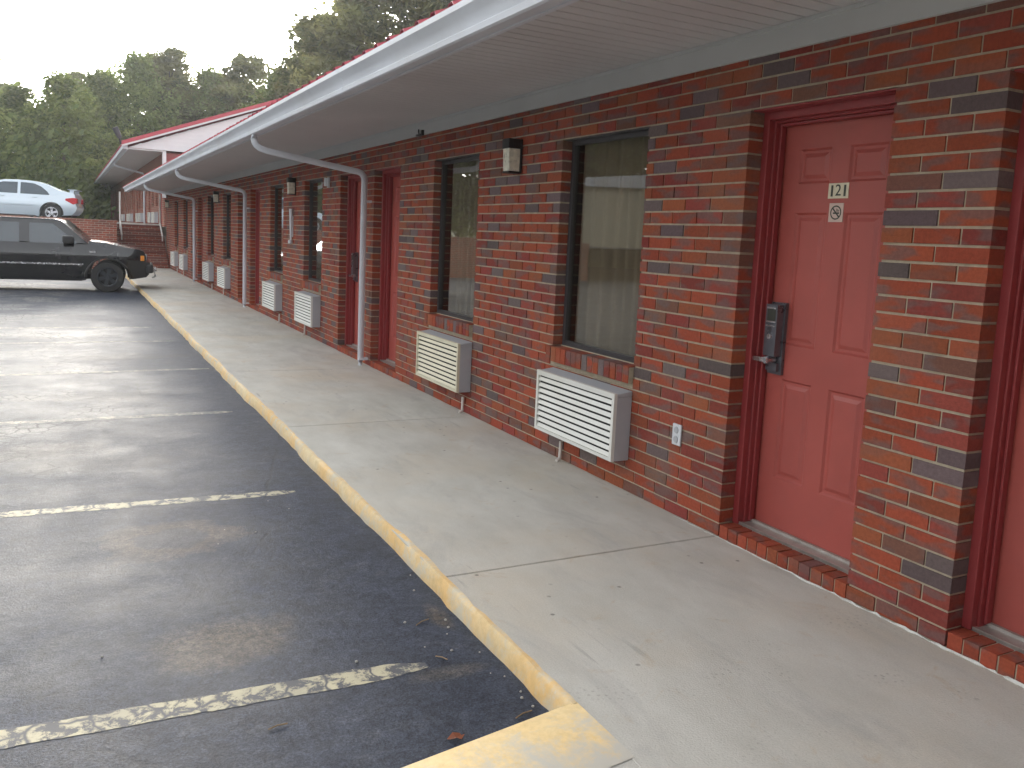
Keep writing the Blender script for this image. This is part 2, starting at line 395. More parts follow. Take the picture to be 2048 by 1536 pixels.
# parking stripes
stripes = [(2.70, -1.765, .105, .06), (4.915, -1.72, .10, .05), (7.29, -1.69, .10, -.08), (9.6, -1.56, .10, -.25), (11.97, -1.64, .09, -.1), (13.6, -1.8, .09, -.1)]
lab = ['widest cream parking stripe, cracked, nearest the camera', 'second nearest cream parking stripe from the camera', 'thin faded parking stripe, third from the camera', 'broken parking stripe beyond the third one', 'barely visible parking stripe, fifth from the camera', 'faint remnant of a parking stripe nearest the black vehicle']
for i, (y, xe, w, sk) in enumerate(stripes):
    mb = MB(); L = 5.2; prev = None; ea = eb = 0
    for k in range(261):
        x = xe-L*k/260; yy = y-(xe-x)*-.05*(1 if sk > 0 else sk*4)
        e = min(1, .3+.12*k) if k < 8 else 1
        ea = ea*.6+rnd.gauss(0, .0018); eb = eb*.6+rnd.gauss(0, .0018)
        if rnd.random() < .03: ea += rnd.uniform(.003, .012)
        if rnd.random() < .03: eb -= rnd.uniform(.003, .012)
        p = [(x, yy-w/2*e+ea, ZA+.0012), (x, yy+w/2*e+eb, ZA+.0012)]
        if prev: mb.face([prev[0], prev[1], p[1], p[0]])
        prev = p
    s = mb.build('parking_stripe', M['stripe'] if i < 2 else M['stripe_far'])
    tag(s, lab[i], 'parking stripe', 'faded parking stripes on the asphalt', 'structure')

# ---------------------------------------------------------------- brick facade builder
CO = .0677
def tint():
    r = rnd.random(); j = rnd.uniform(.82, 1.15)
    if r < .50: c = (.305, .066, .034); a = .75
    elif r < .70: c = (.25, .052, .040); a = .75
    elif r < .835: c = (.29, .080, .038); a = .35
    elif r < .925: c = (.140, .102, .102); a = .1; j = rnd.uniform(.75, 1.25)
    else: c = (.19, .085, .062); a = .9
    return (c[0]*j, c[1]*j*rnd.uniform(.93, 1.07), c[2]*j, a)
def facade(parent, y0, y1, ztop, openings, x=0., z0=0., depth=.1, name='wall'):
    """openings: (ya, yb, za, zb)"""
    mb = MB(); n = int(round(ztop/CO))
    for k in range(n):
        za, zb = k*CO, (k+1)*CO; zm = (za+zb)/2
        cuts = sorted([(o[0], o[1]) for o in openings if o[2] < zm < o[3]])
        segs = []; a = y0
        for c0, c1 in cuts: segs.append((a, c0)); a = c1
        segs.append((a, y1))
        for s0, s1 in segs:
            if s1-s0 < .02: continue
            mb.box(x+.0065, x+depth-.006, s0+.006, s1-.006, z0+za, z0+zb, 1, (1, 1, 1, 1), skip='' if k in (0, n-1) else '')
            off = (k % 2)*.1015+.03; q = math.floor((s0-off)/.203)*.203+off
            br = [s0]
            while q < s1:
                if q > s0+.055 and q < s1-.055: br.append(q)
                q += .203
            br.append(s1)
            for i_, (b0, b1) in enumerate(zip(br, br[1:])):
                t = tint(); jx = rnd.uniform(-.0015, .0015)
                mb.box(x+jx, x+depth, b0+(.005 if i_ else 0), b1-(.005 if i_ < len(br)-2 else 0), z0+za+.0052+rnd.uniform(-.0007, .0007), z0+zb-.0052+rnd.uniform(-.0007, .0007), 0, t)
    return mb.build(name, [M['brick'], M['mortar']], parent)

ZT = 31*CO                                                # door and window heads
def rowlock(mb, y0, y1, x0, x1, z0, z1, pitch=.0677):
    n = max(1, round((y1-y0)/pitch)); p = (y1-y0)/n
    for i in range(n):
        mb.box(x0+rnd.uniform(-.002, .002), x1, y0+i*p+.0045, y0+(i+1)*p-.0045, z0, z1+rnd.uniform(-.001, .001), 0, tint())
    mb.box(x0+.006, x1, y0+.002, y1-.002, z0, z1-.005, 1, (1, 1, 1, 1))

# --- six panel door, local y 0..W (right..left seen from outside), z from 0
DW = .824
def door_slab():
    mb = MB(); ya, yb = .047, DW-.047; za, zb = .085, 2.047; xf = .19
    ys = [ya, yb]; zs = [za, zb]
    cols = [(.165, .372), (.478, .672)]; rows = [(.335, .825), (.995, 1.625), (1.76, 1.92)]
    Y = sorted(set(ys+[c for p in cols for c in p])); Z = sorted(set(zs+[c for p in rows for c in p]))
    for i in range(len(Y)-1):
        for j in range(len(Z)-1):
            y0, y1, z0, z1 = Y[i], Y[i+1], Z[j], Z[j+1]
            if (y0, y1) in cols and (z0, z1) in rows:
                rect = lambda d, x: [(x, y0+d, z0+d), (x, y1-d, z0+d), (x, y1-d, z1-d), (x, y0+d, z1-d)]
                lv = [rect(0, xf), rect(.010, xf+.009), rect(.022, xf+.009), rect(.040, xf+.002)]
                for A, B in zip(lv, lv[1:]):
                    for q in range(4): mb.face([A[q], A[(q+1) % 4], B[(q+1) % 4], B[q]])
                mb.face(lv[-1])
            else: mb.face([(xf, y0, z0), (xf, y1, z0), (xf, y1, z1), (xf, y0, z1)])
    mb.box(xf+.03, xf+.045, ya, yb, za, zb)
    for a, b in (((ya, za), (ya, zb)), ((yb, za), (yb, zb)), ((ya, zb), (yb, zb)), ((ya, za), (yb, za))):
        mb.face([(xf, a[0], a[1]), (xf, b[0], b[1]), (xf+.03, b[0], b[1]), (xf+.03, a[0], a[1])])
    return mb
def door_frame():
    mb = MB(); W = DW; H = ZT-.004; zf = .066
    for s in (0, 1):
        f = (lambda a, b: (a, b)) if s == 0 else (lambda a, b: (W-b, W-a))
        mb.box(.088, .125, *f(-.004, .036), zf, H)             # casing
        mb.box(.125, .26, *f(.003, .044), zf, H-.002)            # jamb
        mb.box(.150, .183, *f(.044, .056), zf+.02, H-.05)         # stop
    mb.box(.086, .125, .036, W-.036, H-.040, H-.001)
    mb.box(.125, .26, .044, W-.044, H-.050, H-.003)
    mb.box(.150, .183, .056, W-.056, H-.064, H-.050)
    mb.box(.014, .086, .001, W-.001, ZT-.009, ZT-.0008)
    return mb
def lockset(y):
    mb = MB()
    mb.box(.172, .189, y-.047, y+.047, .845, 1.195, 0)
    mb.box(.128, .172, y-.038, y+.038, .935, 1.185, 0)
    mb.box(.1265, .128, y-.027, y+.027, 1.105, 1.165, 2)
    for zz in (1.102, 1.168): mb.box(.124, .130, y-.03, y+.03, zz-.004, zz+.004, 1)
    mb.box(.124, .130, y-.030, y+.03, 1.078, 1.085, 1)
    mb.lathe([(0, -.008), (.014, -.008), (.016, 0)], (.128, y, 1.03), 'x', 16, 1)
    mb.lathe([(0, -.055), (.018, -.055), (.02, 0)], (.165, y, .915), 'x', 16, 1)
    mb.box(.100, .118, y-.015, y+.075, .905, .926, 1)
    mb.box(.150, .172, y-.036, y+.036, .862, .90, 0)
    return mb
def text_faces(mb, s, size, y, z, x, mat):
    cu = bpy.data.curves.new('digits', 'FONT'); cu.body = s; cu.size = size; cu.align_x = 'CENTER'; cu.align_y = 'CENTER'; cu.extrude = .0008
    o = bpy.data.objects.new('digits', cu); col.objects.link(o)
    dg = bpy.context.evaluated_depsgraph_get(); me = bpy.data.meshes.new_from_object(o.evaluated_get(dg))
    for p in me.polygons:
        mb.face([(x-me.vertices[i].co.z, y-me.vertices[i].co.x, z+me.vertices[i].co.y) for i in p.vertices], mat)
    bpy.data.objects.remove(o); bpy.data.curves.remove(cu); bpy.data.meshes.remove(me)

motel = empty('motel_building', (0, 0, 0))
tag(motel, 'long red brick motel wing with red doors and deep white eaves, nearest on the right', 'motel')
P = 7.05
doors = []; wins = []
for k in range(4):
    doors += [(1.12+k*P, 1.94+k*P), (2.41+k*P, 2.41+DW+k*P)]
    wins += [(4.057+k*P, 5.014+k*P), (6.327+k*P, 7.284+k*P)]
WE = 30.95
ops = [(a, b, -1, ZT-.01) for a, b in doors]+[(a, b, .745, ZT-.01) for a, b in wins]+[(a+.0, b+.03, .62, .75) for a, b in wins]
facade(motel, -4, WE, 35*CO, ops)
# inner shell : blockwork behind the brick, end walls, back wall
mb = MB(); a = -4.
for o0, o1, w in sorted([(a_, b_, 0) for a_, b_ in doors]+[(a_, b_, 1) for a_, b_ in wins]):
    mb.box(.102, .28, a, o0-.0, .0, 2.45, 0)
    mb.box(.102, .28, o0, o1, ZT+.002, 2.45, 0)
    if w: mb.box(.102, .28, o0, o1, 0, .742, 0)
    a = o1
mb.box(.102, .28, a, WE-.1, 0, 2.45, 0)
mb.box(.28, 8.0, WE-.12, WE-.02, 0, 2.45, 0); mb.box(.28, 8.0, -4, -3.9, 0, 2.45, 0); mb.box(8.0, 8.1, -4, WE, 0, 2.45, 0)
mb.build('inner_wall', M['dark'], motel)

protos_d = {}
slab = door_slab(); frame = door_frame()
thr = MB(); thr.box(.10, .30, .004, DW-.004, .064, .076); thr.box(.10, .106, .004, DW-.004, .060, .079); thr.box(.168, .186, .045, DW-.045, .076, .089)
stepb = MB(); rowlock(stepb, .003, DW-.003, .002, .20, -.02, .0635)
for i, (a, b) in enumerate(doors):
    if i < 2:
        d = slab.build('door', M['red'], motel); protos_d[i] = d
        frame.build('door_frame', M['frame_red'], d, bevel=.003, seg=1); thr.build('threshold', M['alu'], d)
        stepb.build('door_step', [M['brick'], M['mortar']], d)
        lockset(.115 if i == 0 else DW-.115).build('lockset', [M['lock'], M['chrome'], M['ink']], d, smooth=35)
        d.location = (0, a, 0)
    else:
        d = copy_tree(protos_d[i % 2], motel, (0, a, 0))
    d.scale = (1, (b-a)/DW, 1)
d121 = [o for o in motel.children if o.name.startswith('door') and abs(o.location.y-2.41) < .01][0]
d121['label'] = 'red six panel door numbered 121 with a no smoking plate'
mb = MB(); yc = .4195+.0; ypl = 2.828-2.41
mb.box(.1865, .190, ypl-.058, ypl+.058, 1.688, 1.756, 0)
for dx in (.036, -.038): mb.box(.1850, .1865, ypl+dx-.0055, ypl+dx+.0055, 1.697, 1.747, 1)
text_faces(mb, '2', .072, ypl+.0, 1.722, .1858, 1)
mb.build('number_plate', [M['plate'], M['ink']], d121)
mb = MB(); yn = ypl+.003; zn = 1.625
mb.box(.1865, .190, yn-.041, yn+.041, zn-.042, zn+.042, 0)
ring = [(math.cos(t*math.pi/12), math.sin(t*math.pi/12)) for t in range(24)]
for q in range(24):
    A, B = ring[q], ring[(q+1) % 24]
    mb.face([(.1858, yn+A[0]*.026, zn+A[1]*.026), (.1858, yn+B[0]*.026, zn+B[1]*.026), (.1858, yn+B[0]*.032, zn+B[1]*.032), (.1858, yn+A[0]*.032, zn+A[1]*.032)], 1)
mb.face([(.1856, yn+.022, zn+.017), (.1856, yn+.017, zn+.022), (.1856, yn-.022, zn-.017), (.1856, yn-.017, zn-.022)], 1)
mb.box(.1857, .1863, yn-.020, yn+.016, zn-.006, zn+.001, 1)
for q in range(3): mb.box(.1857, .1863, yn-.018+q*.006, yn-.015+q*.006, zn+.004, zn+.012+q*.003, 1)
mb.build('no_smoking_sign', [M['plate2'], M['ink']], d121)

# windows
WW = .957; zs, zh = .745, ZT
wf = MB(); fw = .034
wf.box(.070, .108, 0.002, fw, zs+.004, zh-.004); wf.box(.070, .108, WW-fw, WW-.002, zs+.004, zh-.004)
wf.box(.070, .108, fw, WW-fw, zs+.004, zs+fw); wf.box(.070, .108, fw, WW-fw, zh-fw, zh-.004)
wf.box(.014, .070, .001, WW-.001, zh-.008, zh-.0008)
wf.box(.066, .074, .01, WW-.01, zs+.002, zs+.016)
pane = MB(); pane.box(.090, .095, fw-.004, WW-fw+.004, zs+fw-.004, zh-fw+.004)
sill = MB(); rowlock(sill, 0, WW+.03, -.035, .09, .645, .742)
sill.box(.062, .10, 0, WW, .735, .748, 1, (1, 1, 1, 1)); sill.box(.0065, .09, -.0, WW+.03, .612, .644, 1, (1, 1, 1, 1))
def curtain(seed, gap):
    r = random.Random(seed); mb = MB(); pr = None; n = 90
    ph = [r.uniform(0, 6) for _ in range(4)]
    for k in range(n+1):
        u = k/n; y = -.05+(WW+.1)*u
        x = .185+.022*math.sin(u*52+ph[0]+1.2*math.sin(u*9+ph[1]))+.008*math.sin(u*23+ph[2])
        p = [(x, y, zs-.05), (x*.9+.02, y, 1.45), (x, y, zh+.05)]
        if pr and not (gap and gap[0] < u < gap[1]):
            for q in range(2): mb.face([pr[q], p[q], p[q+1], pr[q+1]])
        pr = p
    return mb
for i, (a, b) in enumerate(wins):
    w = wf.build('window', M['bronze'], motel, bevel=.002, seg=1) if i == 0 else bpy.data.objects.new('window', w0.data)
    if i == 0: w0 = w
    else: col.objects.link(w); w.parent = motel
    w.location = (0, a, 0)
    if i == 0:
        p0 = pane.build('pane', M['glass'], w); s0 = sill.build('sill', [M['brick'], M['mortar']], w)
    else:
        for q in (p0, s0):
            c = q.copy(); col.objects.link(c); c.parent = w
    if i < 2: curtain(3+i, None).build('curtain', M['curtain'], w, smooth=80)
    elif i == 2: c0 = curtain(9, (.0, .72)); c1 = c0.build('curtain', M['curtain'], w, smooth=80)
    else:
        c = c1.copy(); col.objects.link(c); c.parent = w

# soffit, frieze, fascia, gutter, downspouts, roof
ZS = 2.45
YE = 31.4; Y0 = -6.
mb = MB(); y = Y0
while y < YE:                                             # v-groove soffit panels running across the walkway
    mb.box(-1.098, .102, y+.005, y+.095, ZS, ZS+.02); mb.box(-1.098, .102, y-.005, y+.005, ZS+.011, ZS+.02); y += .1
mb.box(.102, 8.1, Y0, YE-.3, ZS+.003, ZS+.05)
mb.box(-1.098, -1.075, Y0, YE, ZS-.012, ZS-.001)
mb.build('soffit', M['soffit'], motel)
mb = MB(); mb.box(-.022, -.002, -4, WE, 2.332, ZS-.002); mb.box(-.034, -.022, -4, WE, ZS-.02, ZS-.002)
mb.build('frieze_board', M['frieze'], motel)
mb = MB(); mb.box(-1.120, -1.098, Y0, YE, 2.362, 2.56); mb.box(-1.118, 8.1, YE-.02, YE-.0, 2.44, 2.56)
mb.build('fascia', M['gutter'], motel)
gp = [(-1.1215, 2.500), (-1.1215, 2.368), (-1.188, 2.362), (-1.200, 2.368), (-1.2035, 2.394), (-1.199, 2.399), (-1.204, 2.425), (-1.216, 2.449), (-1.236, 2.468), (-1.246, 2.480), (-1.247, 2.508), (-1.236, 2.510), (-1.234, 2.497)]
mb = MB()
sg = [Y0, 1.0, 5.95, 12.1, 18.2, 24.3, YE]
for a, b in zip(sg, sg[1:]): mb.prism(gp, a, b-.0015)
for s_ in sg[1:-1]: mb.prism([(p[0]-.0018 if p[0] < -1.13 else p[0]-.0004, p[1]-(.0015 if p[1] < 2.37 else 0)) for p in gp], s_-.03, s_+.03)
mb.build('gutter', M['gutter'], motel, smooth=28)
def roof_sheet(x0, z0, x1, slope, ya, yb, pitch=.228, h=.028):
    mb = MB(); y = ya; pts = []
    while y < yb:
        pts += [(y, 0), (y+pitch*.58, 0), (y+pitch*.68, h), (y+pitch*.88, h), (y+pitch*.98, 0)]; y += pitch
    for (a, ha), (b, hb) in zip(pts, pts[1:]):
        q = lambda yy, hh, x: (x, yy, z0+hh+(x-x0)*slope)
        mb.face([q(a, ha, x0), q(b, hb, x0), q(b, hb, x1), q(a, ha, x1)])
    return mb
mb = roof_sheet(-1.240, 2.503, 4.0, .38, Y0, YE+.15)
m2 = roof_sheet(9.2, 2.503, 4.0, -.38, Y0, YE+.15)
off = len(mb.v); mb.v += m2.v; mb.f += [tuple(i+off for i in f) for f in m2.f]; mb.m += m2.m; mb.c += m2.c
for f in ((-1.1, 2.57),): pass
o = mb.build('roof', M['roof'], motel); s = o.modifiers.new('thick', 'SOLIDIFY'); s.thickness = .004
mb = MB()
for yy in (Y0+.02, YE+.05):
    zr = lambda x: 2.50+(x+1.1)*.38
    mb = MB(); mb.face([(-1.1, yy, 2.49), (9.1, yy, 2.49), (4.0, yy, zr(4.0))])
    g = mb.build('gable', M['siding'], motel); s = g.modifiers.new('thick', 'SOLIDIFY'); s.thickness = .03
mb = MB()
for yd in (9.08, 16.12, 23.2):
    yo = yd+.20
    def arc(c, a, b, r, n=6):
        return []
    P0 = [(-1.172, yo, 2.372), (-1.172, yo, 2.325), (-1.168, yo, 2.29), (-1.150, yo, 2.258), (-1.115, yo-.01, 2.232), (-1.05, yo-.02, 2.212), (-.62, yo-.09, 2.142), (-.155, yo-.19, 2.068), (-.115, yd, 2.054), (-.088, yd, 2.025), (-.078, yd, 1.985)]
    mb.tube(P0, 1, 8, sq=(.022, .031)); mb.tube([(-.078, yd, 1.99), (-.078, yd, .06), (-.082, yd, .0)], 1, 8, sq=(.031, .022))
    for zb in (.06, 1.75): mb.box(-.102, -.002, yd-.0325, yd+.0325, zb, zb+.025)
    break
ds = mb.build('downspout', M['gutter'], motel, smooth=40)
for q in (1, 2):
    c = ds.copy(); col.objects.link(c); c.parent = motel; c.location = (0, 7.06*q, 0)
mb = MB()
for k in range(4):
    for yy in (4.80, 6.42):
        y = yy+k*P
        mb.tube([(-.022, y, .135), (-.024, y, .02)], .011, 8); mb.tube([(-.024, y, .02), (-.055, y-.01, .008)], .011, 8)
        if (k, yy) != (0, 4.80): c = dp.copy(); col.objects.link(c); c.parent = motel; c.location = (0, y-4.80, 0)
        else:
            dp = mb.build('drain_pipe', M['pvc'], motel, smooth=40)
# caulk bead along the foot of the wall
mb = MB(); y = .2; pa = []; ra = []
while y < 3.6:
    k = max(.12, 1-(y-1.2)/2.3)
    pa.append((-.009+rnd.gauss(0, .004), y, .002)); ra.append(max(.0012, (.009*k+.001)*rnd.choice((.15, .7, 1, 1.2, 1)))); y += rnd.uniform(.015, .06)
mb.tube(pa, ra, 6)
mb.build('caulk_bead', M['caulk'], motel, smooth=60)
# small clip on the frieze
mb = MB(); mb.box(-.05, -.022, 7.52, 7.64, 2.326, 2.340); mb.box(-.045, -.022, 7.50, 7.52, 2.326, 2.372); mb.tube([(-.03, 7.60, 2.33), (-.035, 7.61, 2.36), (-.03, 7.62, 2.385)], .006, 6)
o = mb.build('cable_clip', M['black'], motel)

# ---------------------------------------------------------------- things on the facade
ac = empty('air_conditioner', (0, 4.052, .19))
AW, AH, AD = .935, .398, .125
mb = MB(); mb.box(-AD+.02, -.001, 0, AW, 0, AH-.02); mb.prism([(-AD+.02, AH-.02), (-.001, AH-.02), (-.001, AH+.012), (-AD+.02, AH-.004)], 0, AW)
mb.build('cabinet', M['ac_side'], ac, bevel=.004)
mb = MB(); f = .024
mb.box(-AD, -AD+.022, 0, f, 0, AH); mb.box(-AD, -AD+.022, AW-f, AW, 0, AH); mb.box(-AD, -AD+.022, f, AW-f, 0, f*.8); mb.box(-AD, -AD+.022, f, AW-f, AH-f*1.3, AH)
n = 9; zz = f*.8; st = (AH-f*2.1)/n
for k in range(n):
    z = zz+k*st
    mb.face([(-AD+.002, f, z+.004), (-AD+.002, AW-f, z+.004), (-AD+.014, AW-f, z+st-.0125), (-AD+.014, f, z+st-.0125)])
    mb.face([(-AD+.002, f, z+.004), (-AD+.002, AW-f, z+.004), (-AD+.016, AW-f, z+.002), (-AD+.016, f, z+.002)])
mb.build('grille', M['ac'], ac)
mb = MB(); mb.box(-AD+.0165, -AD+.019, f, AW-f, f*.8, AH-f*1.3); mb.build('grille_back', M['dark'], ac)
aclab = ['largest white louvred air conditioner, under the curtained window beside door 121', 'white louvred air conditioner with yellowed slats under the second curtained window',
         'white air conditioner just left of the nearest downspout and its doors', 'white air conditioner under the window right of the second downspout',
         'white air conditioner just left of the second downspout', 'white air conditioner under the window right of the third downspout',
         'white air conditioner just left of the third downspout', 'farthest white air conditioner at the stair end of the brick wall']
gA = 'white air conditioners under the motel windows'
for i, (a, b) in enumerate(wins):
    o = ac if i == 0 else copy_tree(ac, None, (0, a-.005, .19)); tag(o, aclab[i], 'air conditioner', gA)

M['ac_yellow'] = paint('yellowed_enamel', (.66, .62, .47), .45, .10, 2.5, dirt=(.52, .46, .32))
g_ = [c for o in bpy.data.objects if o.get('label') == aclab[1] for c in o.children if c.name.startswith('grille') and 'back' not in c.name][0]
g_.material_slots[0].link = 'OBJECT'; g_.material_slots[0].material = M['ac_yellow']
lamp = empty('wall_lamp', (0, 5.64, 1.905))
mb = MB(); mb.box(-.016, -.001, -.058, .058, 0, .238); mb.box(-.112, -.016, -.055, .055, .170, .238)
mb.build('lamp_cap', M['black'], lamp, bevel=.004)
mb = MB(); mb.prism([(-.106, .170), (-.016, .170), (-.016, .012), (-.098, .012)], -.049, .049); mb.build('lamp_glass', M['lampglass'], lamp, bevel=.003)
mb = MB(); mb.box(-.104, -.016, -.052, .052, 0, .012); mb.build('lamp_base', M['black'], lamp)
for i, (y, l) in enumerate(((5.64, 'large black and glass wall lamp between the two curtained windows'), (12.62, 'black wall lamp between the two dark reflecting windows'),
                            (19.72, 'small wall lamp between the windows past the second downspout'), (30.1, 'farthest wall lamp at the stair end of the brick wall'))):
    o = lamp if i == 0 else copy_tree(lamp, None, (0, y, 1.915)); tag(o, l, 'wall lamp', 'lamps on the motel wall')

out = empty('outlet', (0, 3.61, .385)); mb = MB(); mb.box(-.012, -.0005, -.036, .036, 0, .115); mb.build('cover_plate', M['white'], out, bevel=.004)
mb = MB()
for z in (.032, .083): mb.lathe([(0, -.0165), (.017, -.0165), (.019, -.012)], (0, 0, z), 'x', 14)
mb.build('socket', M['ac_side'], out, smooth=40)
tag(out, 'small white electrical outlet low on the brick left of door 121', 'outlet')
bx = MB(); bx.box(-.05, -.001, -.035, .035, 0, .10); bx.box(-.03, -.001, -.075, -.04, -.02, .105); b = bx.build('junction_box', M['white'], bevel=.004); b.location = (0, 10.82, 1.98)
tag(b, 'small white box high on the brick left of the nearest downspout', 'junction box')
st = MB(); st.tube([(-.03, 0, .06), (-.03, 0, .5)], [.012, .03], 10); st.lathe([(0, -.035), (.035, -.02), (.035, .02), (0, .035)], (-.035, 0, .03), 'z', 12); st.box(-.02, -.001, -.02, .02, .1, .4)
s = st.build('upright_tube', M['white'], smooth=50); s.location = (0, 12.72, 1.22)  # pale upright mark on the brick modelled as a tube, use unknown
tag(s, 'narrow white upright tube with a bulb foot under the lamp between dark windows', 'receptacle')

# ---------------------------------------------------------------- upper level: hillside, retaining wall, stairs, second wing
mb = MB()
ys = [30.3, 45, 60, 80, 110, 160, 260]; zsz = [1.22, 1.22, 1.25, 1.6, 3., 5, 7]
for (ya, za), (yb, zb) in zip(zip(ys, zsz), zip(ys[1:], zsz[1:])):
    for xa, xb in ((-160, -40), (-40, -1.4), (-1.4, 40), (40, 160)):
        ya2 = max(ya, 32.3) if xa >= -1.4 else ya
        mb.face([(xa, ya2, za), (xb, ya2, za), (xb, yb, zb), (xa, yb, zb)])
tag(mb.build('hillside', M['grass'], smooth=60), 'grassy slope rising behind the motel under the trees', 'hillside', kind='structure')
sheet('upper_lot', -45, -1.42, 30.35, 60, 1.262, M['asphalt_upper'], 'asphalt of the raised parking level behind the retaining wall')

def proc_brick():
    t = NT('far_brick'); b = t.N('ShaderNodeTexBrick', Scale=1.0, Mortar__Size=.006, Color1=(.31, .072, .042, 1), Color2=(.16, .07, .06, 1), Mortar=(.40, .34, .27, 1))
    b.inputs['Brick Width'].default_value = .203; b.inputs['Row Height'].default_value = .0677; b.inputs['Bias'].default_value = -.3
    sx = t.N('ShaderNodeSeparateXYZ'); t.L(t.coord(), sx.inputs[0]); cx = t.N('ShaderNodeCombineXYZ')
    t.L(t.math('ADD', sx.outputs['X'], sx.outputs['Y']), cx.inputs['X']); t.L(sx.outputs['Z'], cx.inputs['Y']); t.L(cx.outputs[0], b.inputs['Vector'])
    t.base(t.mix(1, b.outputs['Color'], t.ramp(t.noise(2, 5, .6), [(.3, .75), (.7, 1.15)]), 'MULTIPLY')); t.rough(.9); t.bump(b.outputs['Fac'], -.4, .006)
    return t.mat
M['far_brick'] = proc_brick()
M['brick_dark'] = paint('dark_brick_tread', (.20, .065, .05), .85, .25, 9)
rw = empty('retaining_wall', (-1.5, 30.0, 0))
mb = MB(); mb.box(-14, .0, 0, .25, -.3, 1.38); mb.box(-.25, .0, .25, 2.6, -.3, 1.38); mb.build('wall', M['far_brick'], rw)
mb = MB(); mb.box(-14, .02, -.02, .27, 1.382, 1.44); mb.box(-.27, .02, .27, 2.62, 1.382, 1.44); mb.build('coping', M['far_brick'], rw)
tag(rw, 'low red brick retaining wall holding up the silver car level', 'retaining wall')
stp = empty('staircase', (-1.48, 29.9, 0))
mb = MB()
for k in range(8): mb.box(0, 1.44, .29*k, 2.6, .166*k+(0 if k else -.05), .166*(k+1)-.05)
mb.build('steps', M['far_brick'], stp)
mb = MB()
for k in range(8): mb.box(-.0, 1.44, .29*k-.02, .29*k+.30, .166*(k+1)-.0495, .166*(k+1))
mb.build('tread', M['brick_dark'], stp)
mb = MB(); mb.box(-.02, 1.42, 2.05, 2.10, 1.335, 1.385); mb.build('landing_edge', M['pvc'], stp)
for x, zb in ((.165, 1.03), (1.375, 1.34)):
    mb = MB(); mb.tube([(x, 2.02, zb), (x, 2.02, 2.38)], .03, 8); mb.tube([(x, 2.02, 1.42), (x, 1.15, .98)], .028, 8); mb.tube([(x, 1.2, .70), (x, 1.2, 1.0)], .022, 8)
    mb.build('handrail', M['pvc'], stp, smooth=50)
tag(stp, 'brick staircase with white handrails climbing at the far end of the walkway', 'staircase')

W2X, W2Z, W2Y, W2E = .15, 1.30, 33.3, 75.5
wing = empty('motel_wing', (W2X, W2Y, W2Z))
tag(wing, 'farther motel wing on the raised level with a red metal gable roof', 'motel')
ln = W2E-W2Y; Q = 7.05
d2 = []; w2 = []
for k in range(6):
    d2 += [(.95+k*Q, 1.77+k*Q), (5.65+k*Q, 6.47+k*Q)] ; w2 += [(2.3+k*Q, 3.25+k*Q), (4.1+k*Q, 5.05+k*Q)]
mb = MB(); a = 0
for o0, o1, w in sorted([(a_, b_, 0) for a_, b_ in d2]+[(a_, b_, 1) for a_, b_ in w2]):
    mb.box(0, .2, a, o0, 0, 2.6); mb.box(0, .2, o0, o1, ZT, 2.6)
    if w: mb.box(0, .2, o0, o1, 0, .745)
    a = o1
mb.box(0, .2, a, ln, 0, 2.6); mb.box(.2, 8.5, 0, .2, 0, 2.4); mb.box(8.3, 8.5, .2, ln, 0, 2.6); mb.box(.2, 8.3, ln-.2, ln, 0, 2.6)
mb.build('wall', M['far_brick'], wing)
fd = fwn = None
for a, b in d2:
    if fd is None: mb = MB(); mb.box(.10, .14, 0, .82, 0, ZT); mb.box(.05, .10, 0, .06, 0, ZT); mb.box(.05, .10, .76, .82, 0, ZT); fd = mb.build('door', M['frame_red'], wing); o = fd
    else: o = fd.copy(); col.objects.link(o); o.parent = wing
    o.location = (0, a, 0)
for a, b in w2:
    if fwn is None:
        mb = MB(); mb.box(.07, .11, 0, .03, .745, ZT); mb.box(.07, .11, .92, .95, .745, ZT); mb.box(.07, .11, .03, .92, .745, .78); mb.box(.07, .11, .03, .92, ZT-.03, ZT); fwn = mb.build('window', M['bronze'], wing); o = fwn
        mb = MB(); mb.box(.09, .10, .03, .92, .78, ZT-.03); fp = mb.build('pane', M['glass'], o)
    else:
        o = fwn.copy(); col.objects.link(o); o.parent = wing; p = fp.copy(); col.objects.link(p); p.parent = o
    o.location = (0, a, 0)
mb = MB(); mb.box(-1.15, .0, -.25, ln+.2, 2.56, 2.60); mb.build('soffit', M['soffit'], wing)
mb = MB(); mb.box(-1.30, -1.17, -.3, ln+.3, 2.56, 2.70); mb.build('gutter', M['gutter'], wing)
mb = MB(); mb.box(-1.17, -1.15, -.3, ln+.3, 2.52, 2.70); mb.build('fascia', M['gutter'], wing)
mb = MB()
zr = lambda x: 2.66+(x+1.25)*.385
xr = 4.2
pts = [(-1.15, 2.62), (-.05, 2.72), (9.2, 2.72), (xr, zr(xr)-.06)]
mb.face([(p[0], -.26, p[1]) for p in [(-1.15, 2.61), (9.5, 2.61), (xr, zr(xr)-.06)]])
g = mb.build('gable', M['siding'], wing); s = g.modifiers.new('thick', 'SOLIDIFY'); s.thickness = .04; s.offset = 0
mb = MB()                                                 # clapboards
for k in range(14):
    z = 2.64+k*.15; xa = max(-1.1, -1.25+(z-2.60)/.385+.1); xb = 2*xr-xa
    if xb-xa > .2: mb.prism([(xa, 0), (xb, 0), (xb-.36, .145), (xa+.36, .145)], 0, 0.001) if 0 else mb.face([(xa, -.285, z), (xb, -.285, z), (xb-.3, -.282+.012, z+.15), (xa+.3, -.282+.012, z+.15)])
mb.build('clapboard', M['siding'], wing)
mb = MB(); mb.box(-.06, .06, -.24, -.02, 1.0, 2.6); mb.build('corner_post', M['siding'], wing)
mb = MB(); mb.box(.06, 8.4, -.06, -.004, 2.1, 2.56); mb.build('gable_beam', M['frame_red'], wing)
